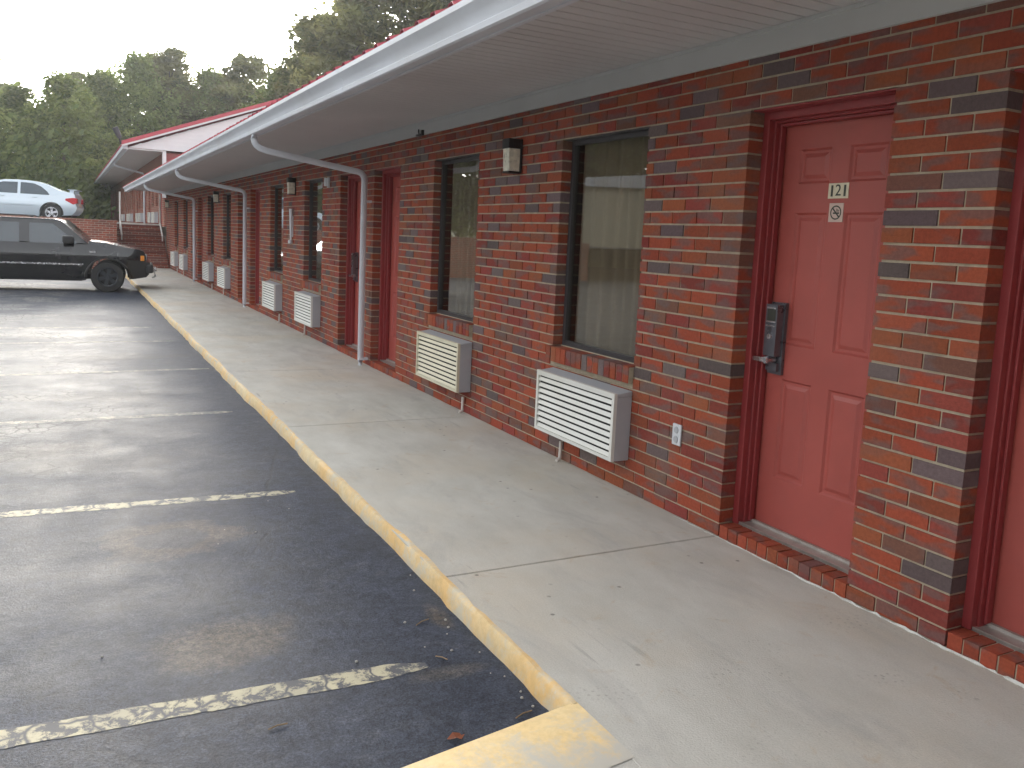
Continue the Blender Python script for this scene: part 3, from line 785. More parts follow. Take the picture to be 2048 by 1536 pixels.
mb = roof_sheet(-1.33, 2.69, xr, .385, -.42, ln+.4); m2 = roof_sheet(2*xr+1.33, 2.69, xr, -.385, -.42, ln+.4)
off = len(mb.v); mb.v += m2.v; mb.f += [tuple(i+off for i in f) for f in m2.f]; mb.m += m2.m; mb.c += m2.c
o = mb.build('roof', M['roof'], wing); s = o.modifiers.new('thick', 'SOLIDIFY'); s.thickness = .012
mb = MB()
for sgn in (0, 1):
    X = (lambda x: x) if not sgn else (lambda x: 2*xr-x)
    for z0, z1, y0, y1, mt in ((-.075, -.012, -.44, -.40, 0), (-.012, .115, -.455, -.40, 1)):
        A = [(X(-1.34), 2.69+z0), (X(xr), 2.69+(xr+1.34)*.385+z0), (X(xr), 2.69+(xr+1.34)*.385+z1), (X(-1.34), 2.69+z1)]
        mb.prism(A, y0, y1, mt)
mb.build('rake_trim', [M['siding'], M['roof']], wing)
mb = MB()
mb.tube([(-1.2, 8.2, 2.57), (-1.2, 8.2, 2.45), (-.1, 8.2, 2.2), (-.05, 8.2, 2.1), (-.05, 8.2, 0)], .04, 8); mb.build('downspout', M['gutter'], wing, smooth=50)
# walkway of that wing
mb = MB(); mb.box(-1.42, W2X+.1, 32.2, W2E, 1.0, W2Z-.002)
tag(mb.build('upper_walkway', M['concrete']), 'raised concrete walkway in front of the farther motel wing', 'walkway', kind='structure')
gB = 'white air conditioners along the farther wing'
ord_ = ['nearest white air conditioner on the farther wing, right of its downspout', 'second white air conditioner along the farther wing', 'third white air conditioner along the farther wing', 'fourth white air conditioner along the farther wing', 'fifth white air conditioner along the farther wing', 'sixth white air conditioner along the farther wing', 'seventh white air conditioner along the farther wing', 'last distinct white air conditioner along the farther wing']
for i in range(8):
    o = copy_tree(ac, None, (W2X, W2Y+w2[i][0], W2Z+.12)); o.scale = (1.3, 1, 1); tag(o, ord_[i], 'air conditioner', gB)
# floodlight on the gable corner
fl = empty('floodlight', (-1.2, 33.05, 4.0))
mb = MB(); mb.tube([(0, 0, 0), (-.06, 0, .25), (-.12, 0, .33)], .035, 8); mb.build('bracket', M['black'], fl, smooth=50)
mb = MB(); mb.lathe([(0, -.02), (.07, -.02), (.085, .1), (.10, .34), (.0, .34)], (0, 0, 0), 'z', 14); h = mb.build('lamp_head', M['trim'], fl, smooth=40); h.location = (-.04, 0, .22); h.rotation_euler = (0, R(-24), 0)
mb = MB(); mb.lathe([(0, .345), (.088, .345), (.088, .30)], (0, 0, 0), 'z', 14); h2 = mb.build('lens', M['clear'], fl); h2.location = (-.04, 0, .22); h2.rotation_euler = (0, R(-24), 0)
tag(fl, 'grey floodlight tilted up at the eave corner of the farther wing', 'floodlight')
# little low table by the retaining wall
tb = empty('side_table', (-2.27, 28.4, ZA)); mb = MB(); mb.box(-.27, .27, -.2, .2, .66, .71); mb.build('tabletop', M['white'], tb, bevel=.01)
mb = MB()
for x in (-.22, .22):
    for y in (-.15, .15): mb.tube([(x, y, 0), (x, y, .66)], .02, 8)
mb.box(-.2, .2, -.15, .15, .45, .60); mb.build('frame', M['trim'], tb)
tag(tb, 'pale topped low table against the retaining wall, seen past the black hood', 'table')

# ---------------------------------------------------------------- vehicles
def arch(cx, cz, r, a0, a1, n=12):
    return [(cx+r*math.cos(R(a0+(a1-a0)*k/n)), cz+r*math.sin(R(a0+(a1-a0)*k/n))) for k in range(n+1)]
def car_shell(prof, hw, levels, fy, name, mat, parent, bevel=.03, plan=None):
    """side profile (x,z) extruded to +-hw then curved: fy(z) scales y, plan(x) narrows the ends"""
    bm = bmesh.new(); ra = [bm.verts.new((x, -hw, z)) for x, z in prof]; rb = [bm.verts.new((x, hw, z)) for x, z in prof]
    n = len(prof)
    for k in range(n): bm.faces.new((ra[k], ra[(k+1) % n], rb[(k+1) % n], rb[k]))
    bm.faces.new(ra[::-1]); bm.faces.new(rb)
    bmesh.ops.recalc_face_normals(bm, faces=bm.faces)
    for z in levels:
        bmesh.ops.bisect_plane(bm, geom=bm.verts[:]+bm.edges[:]+bm.faces[:], plane_co=(0, 0, z), plane_no=(0, 0, 1), dist=1e-4)
    if plan:
        for x in plan[0]: bmesh.ops.bisect_plane(bm, geom=bm.verts[:]+bm.edges[:]+bm.faces[:], plane_co=(x, 0, 0), plane_no=(1, 0, 0), dist=1e-4)
    for y in (-.6, -.3, 0, .3, .6): bmesh.ops.bisect_plane(bm, geom=bm.verts[:]+bm.edges[:]+bm.faces[:], plane_co=(0, y*hw*1.3, 0), plane_no=(0, 1, 0), dist=1e-4)
    for v in bm.verts: v.co.y *= fy(v.co.z)*(plan[1](v.co.x) if plan else 1)
    if plan and len(plan) > 2:
        for v in bm.verts: v.co.x += plan[2](v.co)
    me = bpy.data.meshes.new(name); bm.to_mesh(me); bm.free(); me.materials.append(mat)
    me.polygons.foreach_set('use_smooth', [True]*len(me.polygons)); me.set_sharp_from_angle(angle=R(32))
    o = bpy.data.objects.new(name, me); col.objects.link(o); o.parent = parent
    if bevel: b = o.modifiers.new('bevel', 'BEVEL'); b.width = bevel; b.segments = 3; b.limit_method = 'ANGLE'; b.angle_limit = R(40)
    return o
def wheel(parent, x, y, z, r, w, side, rim, spokes=5, hollow=False):
    """side -1: outer face towards -y"""
    mb = MB(); s = side
    mb.lathe([(r*.60, s*w*.42), (r*.66, s*w*.5), (r*.93, s*w*.5), (r, s*w*.36), (r, -s*w*.36), (r*.93, -s*w*.5), (r*.6, -s*w*.5)], (0, 0, 0), 'y', 36)
    mb.lathe([(0, -s*w*.1), (r*.6, -s*w*.1)], (0, 0, 0), 'y', 36)
    t = mb.build('wheel', M['rubber'], parent, smooth=40); t.location = (x, y, z)
    mb = MB()
    mb.lathe([(r*.64, s*w*.46), (r*.60, s*w*.50), (r*.56, s*w*.46), (r*.54, s*w*.15)], (0, 0, 0), 'y', 36)
    mb.lathe([(0, s*w*.44), (r*.13, s*w*.44), (r*.16, s*w*.36)], (0, 0, 0), 'y', 20)
    for k in range(spokes):
        a = 2*math.pi*k/spokes+.3; d = Vector((math.cos(a), 0, math.sin(a))); p = Vector((-math.sin(a), 0, math.cos(a)))
        q = [d*r*.1+p*r*.09, d*r*.1-p*r*.09, d*r*.57-p*r*.13, d*r*.57+p*r*.13]
        f = [Vector((c.x, s*w*.40, c.z)) for c in q]; g = [Vector((c.x, s*w*.24, c.z)) for c in q]
        mb.face(f)
        for i in range(4): mb.face([f[i], f[(i+1) % 4], g[(i+1) % 4], g[i]])
    mb.build('rim', rim, t, smooth=40)
    return t
def side_patch(name, pts, y, mat, parent, th=.006):
    mb = MB(); s = -1 if y < 0 else 1
    mb.face([(p[0], (p[2] if len(p) > 2 else y)+s*th, p[1]) for p in pts])
    o = mb.build(name, mat, parent); m = o.modifiers.new('thick', 'SOLIDIFY'); m.thickness = th*1.6; m.offset = 0
    return o

# black SUV, nose over the kerb; local x forward, origin at ground under the front axle, y- side faces the camera
suv = empty('black_suv', (-2.07, 21.12, ZA), R(-4))
hw = .80; fz = .32
body = arch(0, fz, .41, -12, 192, 14)
prof = [(.80, .43), (.84, .56), (.815, .64), (.745, .66), (.735, .78), (.70, .875), (.60, .915), (.33, .955), (-.02, 1.03), (-.34, 1.06), (-.36, .985), (-3.28, .985), (-3.32, .70), (-3.36, .55), (-3.30, .36), (-2.92, .30)]
prof += arch(-2.5, fz, .41, -12, 192, 14)+[(-2.05, .235), (-.48, .235)] 
prof += arch(0, fz, .41, 192, -12, 14)+[(.52, .30), (.72, .33)]
# profile order: go round once (front arch is listed after the sill)
rear = arch(-2.5, fz, .41, -12, 192, 14)
prof = [(.80, .40), (.84, .56), (.815, .64), (.745, .66), (.735, .78), (.70, .875), (.60, .915), (.33, .955), (-.02, 1.03), (-.34, 1.06), (-.36, .985), (-3.28, .985), (-3.32, .70), (-3.36, .55), (-3.30, .36), (-2.93, .30)]+arch(-2.5, fz, .41, 184, -10, 14)+[(-2.0, .225), (-.5, .225)]+arch(0, fz, .41, 190, -6, 14)+[(.52, .29), (.74, .33)]
fy = lambda z: 1-.12*max(0, (z-.76)/.3)-.045*max(0, (.76-z)/.5)**1.2
pl = ([.3, .5, .65, -3.0], lambda x: 1-.09*max(0, (x-.25)/.6)**1.6-.06*max(0, (-2.9-x)/.45)**1.5)
car_shell(prof, hw, [.35, .45, .55, .65, .75, .85, .95], fy, 'body', M['suv'], suv, .035, pl)
cab = [(-.33, .975), (-.86, 1.455), (-1.02, 1.485), (-2.75, 1.475), (-3.0, 1.43), (-3.29, .975)]
fc = lambda z: .90-.15*(z-.97)/.5
car_shell(cab, hw, [1.1, 1.25, 1.4], fc, 'cabin', M['suv'], suv, .05)
yc_ = lambda z: -hw*fc(z)
def cabpts(ps): return [(x, z, yc_(z)) for x, z in ps]
for s_ in (1, -1):
    f = lambda ps: [(x, z, s_*yc_(z)) for x, z in ps]
    side_patch('front_window', f([(-1.42, .985), (-1.42, 1.385), (-1.00, 1.385), (-.56, 1.01), (-.60, .985)]), -s_*.1 if 0 else s_*-1, M['carglass'], suv)
    side_patch('rear_window', f([(-2.55, .985), (-2.52, 1.385), (-1.60, 1.385), (-1.60, .985)]), s_*-1, M['carglass'], suv)
    mb = MB(); mb.tube([(-2.7, s_*.60, 1.50), (-2.6, s_*.60, 1.525), (-1.45, s_*.60, 1.53), (-1.35, s_*.60, 1.50)], .014, 8); mb.build('roof_rail', M['trim'], suv, smooth=50)
    mb = MB(); mb.box(-.86, -.66, 0, .16, .0, .15); m_ = mb.build('mirror', M['black'], suv, bevel=.03, seg=3); m_.location = (.04, s_*-.90 if s_ > 0 else .74, 1.0)
    side_patch('side_moulding', [(-2.03, .555), (-2.03, .585), (-.45, .585), (-.45, .555)], -s_*hw*1.0, M['chrome'], suv, .008)
    wa = arch(0, fz, .44, 180, 0, 16); wb = arch(0, fz, .395, 180, 0, 16)
    for cx in (0, -2.5):
        mb = MB()
        for k in range(16):
            yy = -s_*hw
            q = [(wa[k][0]+cx, yy*.97, wa[k][1]), (wa[k+1][0]+cx, yy*.97, wa[k+1][1]), (wb[k+1][0]+cx, yy*1.015, wb[k+1][1]), (wb[k][0]+cx, yy*1.015, wb[k][1])]
            mb.face(q)
        o = mb.build('wheel_flare', M['black'], suv, smooth=60); m_ = o.modifiers.new('t', 'SOLIDIFY'); m_.thickness = .02
    mb = MB(); mb.box(.66, .735, 0, .13, .68, .79); o = mb.build('turn_signal', M['amber'], suv, bevel=.008); o.location = (-.03, -.778 if s_ > 0 else .648, 0)
    mb = MB(); mb.box(.70, .752, 0, .22, .69, .79); o = mb.build('headlight', M['clear'], suv, bevel=.01); o.location = (0, -.60 if s_ > 0 else .38, 0)
    wheel(suv, 0, -s_*.70, fz, .322, .21, -s_, M['rimdark'], 6); wheel(suv, -2.5, -s_*.70, fz, .322, .21, -s_, M['rimdark'], 6)
side_patch('fender_badge', [(-.33, .82), (-.33, .85), (-.22, .85), (-.22, .82)], -hw*.985, M['chrome'], suv, .006)
mb = MB(); mb.face([(-.37, -.68, 1.045), (-.37, .68, 1.045), (-.835, .60, 1.45), (-.835, -.60, 1.45)]); 
for i, v in enumerate(mb.v): mb.v[i] = (v[0]+.030, v[1], v[2]+.026)
mb.build('windscreen', M['carglass'], suv)
mb = MB(); mb.box(.742, .765, -.40, .40, .69, .78); mb.build('grille', M['trim'], suv)
mb = MB(); mb.box(.74, .88, -.78, .78, .42, .60); mb.build('bumper', M['black'], suv, bevel=.04, seg=3)
mb = MB(); mb.box(.80, .95, -.30, .30, .44, .52); mb.tube([(.9, -.28, .44), (.93, -.28, .34), (.86, -.28, .30)], .02, 8); mb.build('tow_hook', M['chrome'], suv, bevel=.01)
mb = MB(); mb.box(-3.1, .3, -.55, .55, .26, .36); mb.build('underbody', M['dark'], suv)
mb = MB(); mb.box(-2.6, -.7, -.55, .55, .90, .95); mb.box(-1.6, -1.5, -.55, .55, .9, 1.3); mb.build('seat', M['trim'], suv)
tag(suv, 'black boxy SUV parked nose over the kerb on the lower asphalt', 'car')

# silver sedan seen from its left rear; local x = towards nose is -x in the world
car = empty('silver_sedan', (-2.42, 36.75, 1.27), R(-9))
S = lambda u: -u
hw = .85; r_ = .328
top = [(0.02, .42), (-.02, .55), (.03, .70), (.02, .86), (.06, 1.02), (.12, 1.075), (.44, 1.105), (.60, .95), (3.30, .95), (3.55, .93), (4.05, .83), (4.36, .70), (4.44, .50), (4.40, .26), (3.95, .20)]
prof = [(S(u), z) for u, z in top]+[(S(3.53)+c[0], c[1]) for c in arch(0, r_, .385, 190, -10, 12)]+[(S(3.1), .19), (S(1.22), .19)]+[(S(.80)+c[0], c[1]) for c in arch(0, r_, .385, 190, -10, 12)]+[(S(.5), .24), (S(.15), .27)]
fy = lambda z: 1-.085*max(0, (z-.58)/.5)**1.5-.06*max(0, (.5-z)/.3)**1.4
pl = ([S(u) for u in (.2, .45, 3.8, 4.1)], lambda x: 1-.10*max(0, (-x-3.6)/.84)**2-.05*max(0, (x+.5)/.5)**2)
car_shell(prof, hw, [.3, .4, .5, .6, .7, .8, .9, 1.0], fy, 'body', M['silver'], car, .03, pl)
cab = [(S(u), z) for u, z in ((.42, .94), (.44, 1.10), (.67, 1.20), (.93, 1.325), (1.18, 1.40), (1.5, 1.435), (1.9, 1.445), (2.3, 1.425), (2.55, 1.37), (3.36, .94))]
fc = lambda z: .915-.20*max(0, (z-.94))/.5
car_shell(cab, hw, [1.05, 1.15, 1.25, 1.35], fc, 'cabin', M['silver'], car, .03)
for s_ in (1, -1):
    f = lambda ps: [(S(u), z, -s_*hw*fc(z)) for u, z in ps]
    side_patch('rear_window', f([(.86, .97), (.94, 1.08), (1.13, 1.24), (1.35, 1.335), (1.62, 1.36), (1.78, 1.36), (1.78, .96), (.90, .955)]), -s_, M['carglass'], car)
    side_patch('front_window', f([(1.87, .96), (1.87, 1.36), (2.33, 1.345), (2.55, 1.27), (2.98, .975), (2.98, .96)]), -s_, M['carglass'], car)
    for u in (1.32, 2.35):
        mb = MB(); mb.box(S(u)-.09, S(u)+.09, -.02, .02, .845, .875); o = mb.build('door_handle', M['silver'], car, bevel=.01); o.location.y = -s_*(hw*fy(.86)+.01)
    side_patch('side_moulding', [(S(1.38), .56), (S(1.38), .60), (S(3.1), .60), (S(3.1), .56)], -s_*hw, M['silver'], car, .014)
    mb = MB()
    for a, b in (((.02, .70), (.0, .90)),): pass
    mb.face([(S(-.005), 0, .70), (S(.10), 0, .66), (S(.36), 0, .80), (S(.34), 0, .86), (S(.10), 0, .90), (S(.0), 0, .89)])
    o = mb.build('tail_light', M['redlens'], car); m_ = o.modifiers.new('t', 'SOLIDIFY'); m_.thickness = .05; m_.offset = 0; o.location.y = -s_*(hw*fy(.8)*.965)
    mb = MB(); mb.box(S(.075), S(-.022), -.14, .14, .70, .885); o = mb.build('tail_light', M['redlens'], car, bevel=.02); o.location.y = -s_*.62
    wheel(car, S(.80), -s_*.75, r_, r_, .2, -s_, M['rimalu'], 5); wheel(car, S(3.53), -s_*.75, r_, r_, .2, -s_, M['rimalu'], 5)
mb = MB(); mb.face([(S(.48), -.62, 1.125), (S(.48), .62, 1.125), (S(1.13), .56, 1.40), (S(1.13), -.56, 1.40)])
for i, v in enumerate(mb.v): mb.v[i] = (v[0]+.02, v[1], v[2]+.018)
mb.build('rear_screen', M['carglass'], car)
mb = MB(); mb.prism([(S(.02), 1.165), (S(.30), 1.18), (S(.32), 1.195), (S(.0), 1.20)], -.62, .62)
for y in (-.55, .55): mb.box(S(.24), S(.1), y-.04, y+.04, 1.06, 1.17)
mb.build('spoiler', M['silver'], car, bevel=.006)
mb = MB(); mb.box(S(.02), S(-.03), -.20, .20, .58, .70); mb.build('number_plate', M['plate2'], car)
mb = MB(); mb.box(S(4.2), S(.2), -.62, .62, .2, .32); mb.build('underbody', M['dark'], car)
mb = MB(); mb.box(S(3.0), S(.9), -.6, .6, .86, .92); mb.box(S(2.2), S(2.1), -.6, .6, .9, 1.2); mb.box(S(1.3), S(1.2), -.6, .6, .9, 1.15); mb.build('seat', M['trim'], car)
tag(car, 'silver sedan with a rear spoiler on the raised level above the black SUV', 'car')

# ---------------------------------------------------------------- trees
def crown(seed, h, base, rad, nclump, nleaf, size, pine):
    r = random.Random(seed); mb = MB(); tips = []
    for i in range(nclump):
        u = r.random()**(.85 if pine else .9); z = base+(h-base)*u
        env = math.sin(math.pi*min(1, (.12+.88*u)))**.7*(1-.35*u) if not pine else (1-u)**.55*.95+.12
        rr = rad*env*(r.random()**.45); a = r.uniform(0, 2*math.pi)
        tips.append((Vector((rr*math.cos(a), rr*math.sin(a), z)), u))
    for c, u in tips:
        cr = r.uniform(.55, 1.15)*(1.0 if not pine else .8)*rad/3.2; t0 = r.uniform(.05, .75)+.25*u
        for k in range(nleaf):
            d = Vector((r.gauss(0, 1), r.gauss(0, 1), r.gauss(0, .75))).normalized()*cr*r.random()**.4
            p = c+d; s = size*r.uniform(.6, 1.3)
            n = (d+Vector((r.gauss(0, .6), r.gauss(0, .6), r.gauss(0, .6)+.3))).normalized(); a = n.orthogonal().normalized(); a.rotate(Matrix.Rotation(r.uniform(0, 6.3), 3, n)); b = n.cross(a)
            if pine:
                a *= s*1.5; b *= s*.32
            else: a *= s*.75; b *= s*.5
            t = min(1, max(0, t0+r.uniform(-.25, .25)))
            mb.face([p-a, p-b*.9, p+a, p+b*.9], 0, (t, t, t, 1))
    for i in range(nclump//2):                              # loose sprigs that break the outline
        c, u = r.choice(tips); q = c*1.0; q.x *= 1.22; q.y *= 1.22; q.z += r.uniform(-.2, .9)*rad/3.2
        ax = Vector((q.x, q.y, r.uniform(.5, 3))).normalized(); t0 = r.uniform(.4, 1)
        for k in range(26):
            p = q+ax*r.uniform(-.5, .7)+Vector((r.gauss(0, .13), r.gauss(0, .13), r.gauss(0, .13)))
            a = Vector((r.gauss(0, 1), r.gauss(0, 1), r.gauss(0, 1))).normalized()*size*.7; b = a.orthogonal().normalized()*size*.3
            mb.face([p-a, p-b, p+a, p+b], 0, (t0, t0, t0, 1))
    return mb, tips
def trunk(h, base, r0, tips, seed):
    r = random.Random(seed); mb = MB(); path = []; x = y = 0
    for k in range(9):
        path.append((x, y, h*.95*k/8)); x += r.gauss(0, .09); y += r.gauss(0, .09)
    mb.tube(path, [r0*(1-.93*k/8) for k in range(9)], 8)
    for c, u in r.sample(tips, min(26, len(tips))):
        z = max(base*.7, c.z-1.2-r.random()); k = min(7, int(z/(h*.95)*8)); q = Vector(path[k]); q.z = z
        mb.tube([q, q.lerp(c, .5)+Vector((0, 0, .25)), c], [r0*.32*(1-u*.6), r0*.2*(1-u*.6), .02], 5)
    return mb
protos = []
for seed, h, base, rad, nc, nl, sz, pine in ((1, 12, 1.0, 3.6, 150, 90, .19, False), (2, 12, 1.6, 3.2, 130, 90, .18, False), (3, 16, 4.5, 3.0, 120, 85, .21, True), (4, 16, 6, 3.4, 105, 85, .22, True)):
    cm, tips = crown(seed, h, base, rad, nc, nl, sz, pine); zz_ = sorted(v[2] for v in cm.v); h = zz_[int(len(zz_)*.996)]
    t = empty('pine_tree' if pine else 'broadleaf_tree', (0, 0, -50))
    trunk(h, base, .2 if pine else .17, tips, seed).build('trunk', M['bark'], t, smooth=60)
    cm.build('crown', M['leaf_b'] if pine else M['leaf_a'], t)
    protos.append((t, h))
# x, y, top z, proto, label
TREES = [
 (-8.6, 66, 9.3, 0, 'broad green tree at the left picture edge above the silver car roof front'),
 (-5.6, 72, 10.6, 1, 'green tree directly above the rear window of the silver car'),
 (-3, 68, 10.9, 0, 'full green tree above the trunk of the silver car'),
 (-.4, 82, 13.6, 1, 'tree rising straight behind the grey floodlight'),
 (2.6, 84, 15.6, 0, 'tallest rounded tree above the farther wing gutter, right of the floodlight'),
 (5.6, 86, 16.9, 2, 'pointed pine at the peak of the treeline over the red gable'),
 (8.6, 85, 15.6, 1, 'tree over the middle of the red gable roof slope'),
 (11.6, 83, 16.7, 2, 'thin topped pine above the spot where the red roof meets the gutter'),
 (10.2, 62, 12.2, 1, 'lower bushy tree left of the big pines beside the gutter'),
 (-11.5, 76, 10.2, 2, 'pine at the far left behind the first broad tree'),
 (-7.2, 88, 12.6, 3, 'pine showing between the two leftmost broad trees'),
 (-2, 92, 14.7, 2, 'pine behind the trees over the silver car trunk'),
 (4.4, 95, 17.5, 3, 'rear pine behind the peak of the treeline'),
 (10.5, 94, 16.6, 3, 'rear pine in the gap left of the big pines'),
 (12.6, 60, 15.8, 3, 'ragged pine with sky gaps, leftmost of the big pines above the gutter'),
 (14.2, 58, 18, 2, 'big pine above the middle of the gutter, second of the big pines'),
 (16.2, 56, 21.5, 3, 'very tall pine cut by the top edge, third of the big pines'),
 (18.8, 56, 22.5, 2, 'very tall pine cut by the top edge just left of the roof ribs'),
 (21.5, 55, 21.5, 3, 'rightmost tall pine mostly hidden by the motel roof'),
 (-9.8, 82, 11.2, 1, 'tree crown behind the leftmost broad tree at the picture edge'),
 (.8, 96, 15.6, 0, 'broad crown filling the gap behind the tree straight above the floodlight'),
 (7.4, 100, 17.2, 0, 'broad crown behind the treeline over the red gable slope'),
 (13.2, 98, 17.4, 1, 'broad crown in the dip of the treeline beside the big pines'),
 (14.8, 72, 16.5, 0, 'broad tree filling the gap behind the big pines'),
]
used = set(); gz = lambda y: 1.22+max(0, (y-60)/20*.35)+max(0, (y-80)/30*1.4)
for i, (x, y, zt, p, l) in enumerate(TREES):
    pt, h = protos[p]; z0 = gz(y)-.05
    o = pt if p not in used else copy_tree(pt); used.add(p)
    s = (zt-z0)/h; q = (.5*s+.5)*(1.2 if p > 1 else 1.12); o.location = (x, y, z0); o.scale = (q*rnd.uniform(.95, 1.2), q*rnd.uniform(.95, 1.2), s); o.rotation_euler.z = rnd.uniform(0, 6.28)
    tag(o, l, 'tree', 'trees behind the motel')
# undergrowth
mb = MB(); r = random.Random(21)
for i in range(420):
    x = r.uniform(-16, 1); y = r.uniform(60, 78) if x < -2 else r.uniform(78, 90); hh = r.uniform(.8, 6.5)
    c = Vector((x, y, gz(y)+hh*.5)); t0 = r.uniform(0, .55)
    for k in range(60):
        d = Vector((r.gauss(0, .8), r.gauss(0, .8), r.gauss(0, .45)*hh*.6)); p = c+d; p.z = max(p.z, gz(y)); n = Vector((r.gauss(0, 1), r.gauss(0, 1), r.gauss(0, 1))).normalized(); a = n.orthogonal()*.2; b = n.cross(a.normalized())*.13
        t = min(1, max(0, t0+r.uniform(-.2, .2))); mb.face([p-a, p-b, p+a, p+b], 0, (t, t, t, 1))
tag(mb.build('undergrowth', M['leaf_a']), 'dark tangled undergrowth between the tree trunks behind the silver car', 'undergrowth', kind='stuff')

# pale building and trees across the lot: seen in the window glass
far = empty('metal_building', (-36, 44, 0)); far.rotation_euler.z = R(35)
mb = MB(); mb.box(-14, 14, 0, 12, -.1, 5.2); mb.build('wall', M['pale_wall'], far)
mb = MB(); mb.prism([(-14.4, 5.2), (14.4, 5.2), (14.4, 5.45), (0, 6.6), (-14.4, 5.45)], -.4, 12.4); mb.build('roof', M['white'], far)
tag(far, 'long pale building across the lot, seen only mirrored in the curtained window', 'building')

MT = [(-62+i*8.5, 48+i*6.2) for i in range(5)]+[(-31, 62), (-25.5, 60), (-21, 62), (-17, 60), (-13.5, 63), (-38, 66), (-43, 64), (-41, 73), (-34, 69), (-47, 68)]
for i in range(15):
    pt, h = protos[(0, 2, 1, 3, 0, 2, 1)[i % 7]]; o = copy_tree(pt); o.location = MT[i]+(0,); s = rnd.uniform(1.35, 1.6); o.scale = (s*1.4, s*1.4, s); o.rotation_euler.z = rnd.uniform(0, 6)
    tag(o, 'tree behind the long pale building, seen only mirrored in the curtained windows', 'tree', 'trees mirrored in the windows')
off = empty('sky_blocker', (-14, -7.2, 0))  # unseen block, added to cut sky light from behind the camera
M['slate'] = paint('blocker_siding', (.075, .08, .088), .8, .2, 1.5)
mb = MB(); mb.box(-40, 18, -9, 0, -.1, 6.2); mb.build('wall', M['slate'], off)
mb = MB(); mb.prism([(-40.6, 6.2), (18.6, 6.2), (18.6, 6.4), (-11, 9.4), (-40.6, 6.4)], -9.6, .9); mb.build('roof', M['slate'], off)
mb = MB()
for x in (-11, -7, -3, 1, 5, 9, 13): mb.box(x-.5, x+.5, .0, .03, .9, 2.2); mb.box(x-.5, x+.5, .0, .03, 3.5, 4.8)
mb.build('window_row', M['bronze'], off)
tag(off, 'unseen dark two storey block added behind the camera to cut the sky light', 'building')
# litter on the asphalt
mb = MB(); r = random.Random(5)
for k in range(7):
    a0, a1 = 2*math.pi*k/7, 2*math.pi*(k+1)/7
    mb.face([(0, 0, .006), (.022*math.cos(a0)*(1+.3*(k % 2)), .016*math.sin(a0), .002+.006*(k % 3)), (.022*math.cos(a1)*(1+.3*((k+1) % 2)), .016*math.sin(a1), .002+.006*((k+1) % 3))])
o = mb.build('fallen_leaf', M['leaf_brown']); o.location = (-1.85, 2.235, ZA+.002); s = o.modifiers.new('t', 'SOLIDIFY'); s.thickness = .001
tag(o, 'rust brown dry leaf on the asphalt near the bottom kerb corner', 'leaf')
for i, (x, y, a, l, lb) in enumerate(((-2.32, 2.51, .2, .06, 'short pale twig on the asphalt below the nearest stripe'), (-1.70, 2.72, -.9, .05, 'thin twig by the kerb end of the nearest stripe'), (-1.60, 2.27, .3, .07, 'thin twig near the inner kerb corner'), (-1.66, 3.02, .5, .07, 'twig beside the small debris heap at the kerb'))):
    mb = MB(); mb.tube([(-l/2, 0, .004), (0, .004, .005), (l/2, -.002, .004)], .0022, 5); o = mb.build('twig', M['twig']); o.location = (x, y, ZA+.001); o.rotation_euler.z = a
    tag(o, lb, 'twig', 'twigs on the asphalt')
mb = MB()
for k in range(22):
    x = r.uniform(-2.9, -1.55); y = r.uniform(2.25, 5.0); s = r.uniform(.0025, .006)
    if r.random() < .4: x = -1.53-abs(r.gauss(0, .05)); y = r.uniform(2.3, 3.6)
    mb.lathe([(0, -.5*s), (s, -.2*s), (s*.8, .6*s), (0, .8*s)], (x, y, ZA+s*.5), 'z', 5)
tag(mb.build('grit', M['stone']), 'tiny pale grit scattered on the asphalt near the kerb', 'grit', kind='stuff')

HZ = .0007  # air volume added to lift the dark trees, standing in for lens flare
mb = MB(); mb.box(-260, 260, -220, 280, -1.2, 42)
hz = mb.build('flare_veil', bpy.data.materials.new('flare_veil_air')); m = hz.data.materials[0]; m.use_nodes = True; m.node_tree.nodes.clear()
o_ = m.node_tree.nodes.new('ShaderNodeOutputMaterial'); v_ = m.node_tree.nodes.new('ShaderNodeVolumePrincipled'); v_.inputs['Color'].default_value = (.86, .9, .93, 1); v_.inputs['Density'].default_value = HZ; v_.inputs['Anisotropy'].default_value = .3
m.node_tree.links.new(v_.outputs[0], o_.inputs['Volume'])
tag(hz, 'thin pale air volume added over the whole lot to veil the trees like lens flare', 'flare_veil', kind='stuff')
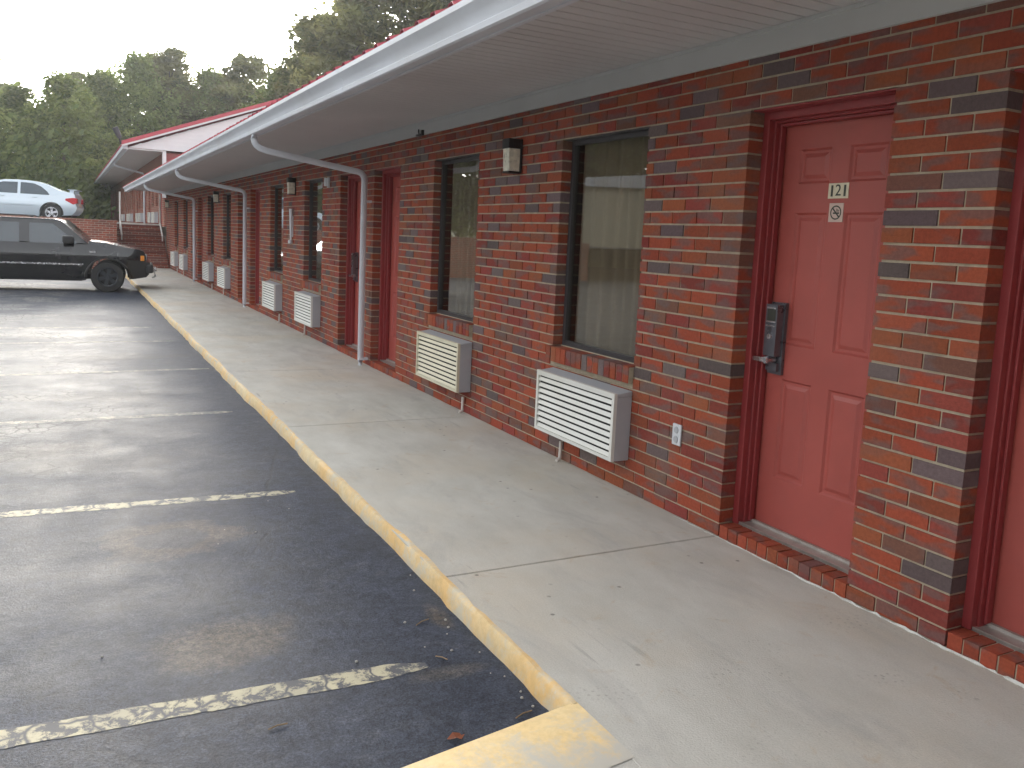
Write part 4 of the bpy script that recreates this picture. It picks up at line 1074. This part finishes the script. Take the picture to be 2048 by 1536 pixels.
# ---------------------------------------------------------------- light, sky, camera
AZ, EL = R(8), R(10)
w = bpy.data.worlds.new('World'); scene.world = w; w.use_nodes = True; t = w.node_tree
sky = t.nodes.new('ShaderNodeTexSky'); sky.sky_type = 'NISHITA'; sky.sun_disc = False; sky.sun_elevation = R(10); sky.sun_rotation = AZ
sky.air_density = 1.0; sky.dust_density = 3.5; sky.ozone_density = 1
hs = t.nodes.new('ShaderNodeHueSaturation'); hs.inputs['Saturation'].default_value = .16
bg = t.nodes['Background']; bg.inputs['Strength'].default_value = .15
t.links.new(sky.outputs[0], hs.inputs['Color']); t.links.new(hs.outputs[0], bg.inputs['Color'])
sl = bpy.data.lights.new('sun', 'SUN'); sl.energy = 2.2; sl.angle = R(12); sl.color = (1, .92, .78)
so = bpy.data.objects.new('sun', sl); col.objects.link(so)
d = Vector((math.sin(AZ)*math.cos(EL), math.cos(AZ)*math.cos(EL), math.sin(EL))); so.rotation_euler = d.to_track_quat('Z', 'Y').to_euler()

cam = bpy.data.cameras.new('camera'); co = bpy.data.objects.new('camera', cam); col.objects.link(co); scene.camera = co
F, U0, V0 = 1727.07, 1077.17, 706.32
yaw, pit, rol = R(28.7522), R(7.3729), R(2.8092)
fw_ = Vector((math.sin(yaw)*math.cos(pit), math.cos(yaw)*math.cos(pit), -math.sin(pit))); rt = Vector((math.cos(yaw), -math.sin(yaw), 0)); up = rt.cross(fw_)
rt, up = rt*math.cos(rol)+up*math.sin(rol), up*math.cos(rol)-rt*math.sin(rol)
co.matrix_world = Matrix(((rt.x, up.x, -fw_.x, -2.8558), (rt.y, up.y, -fw_.y, 0), (rt.z, up.z, -fw_.z, 1.432), (0, 0, 0, 1)))
cam.sensor_width = 36; cam.lens = F/2048*36; cam.shift_x = -(U0-1024)/2048; cam.shift_y = -(768-V0)/2048; cam.clip_end = 1000; cam.clip_start = .05
vs = scene.view_settings; vs.view_transform = 'Standard'; vs.look = 'None'; vs.gamma = 1; vs.exposure = 2.65
scene.cycles.max_bounces = 8; scene.cycles.transparent_max_bounces = 12
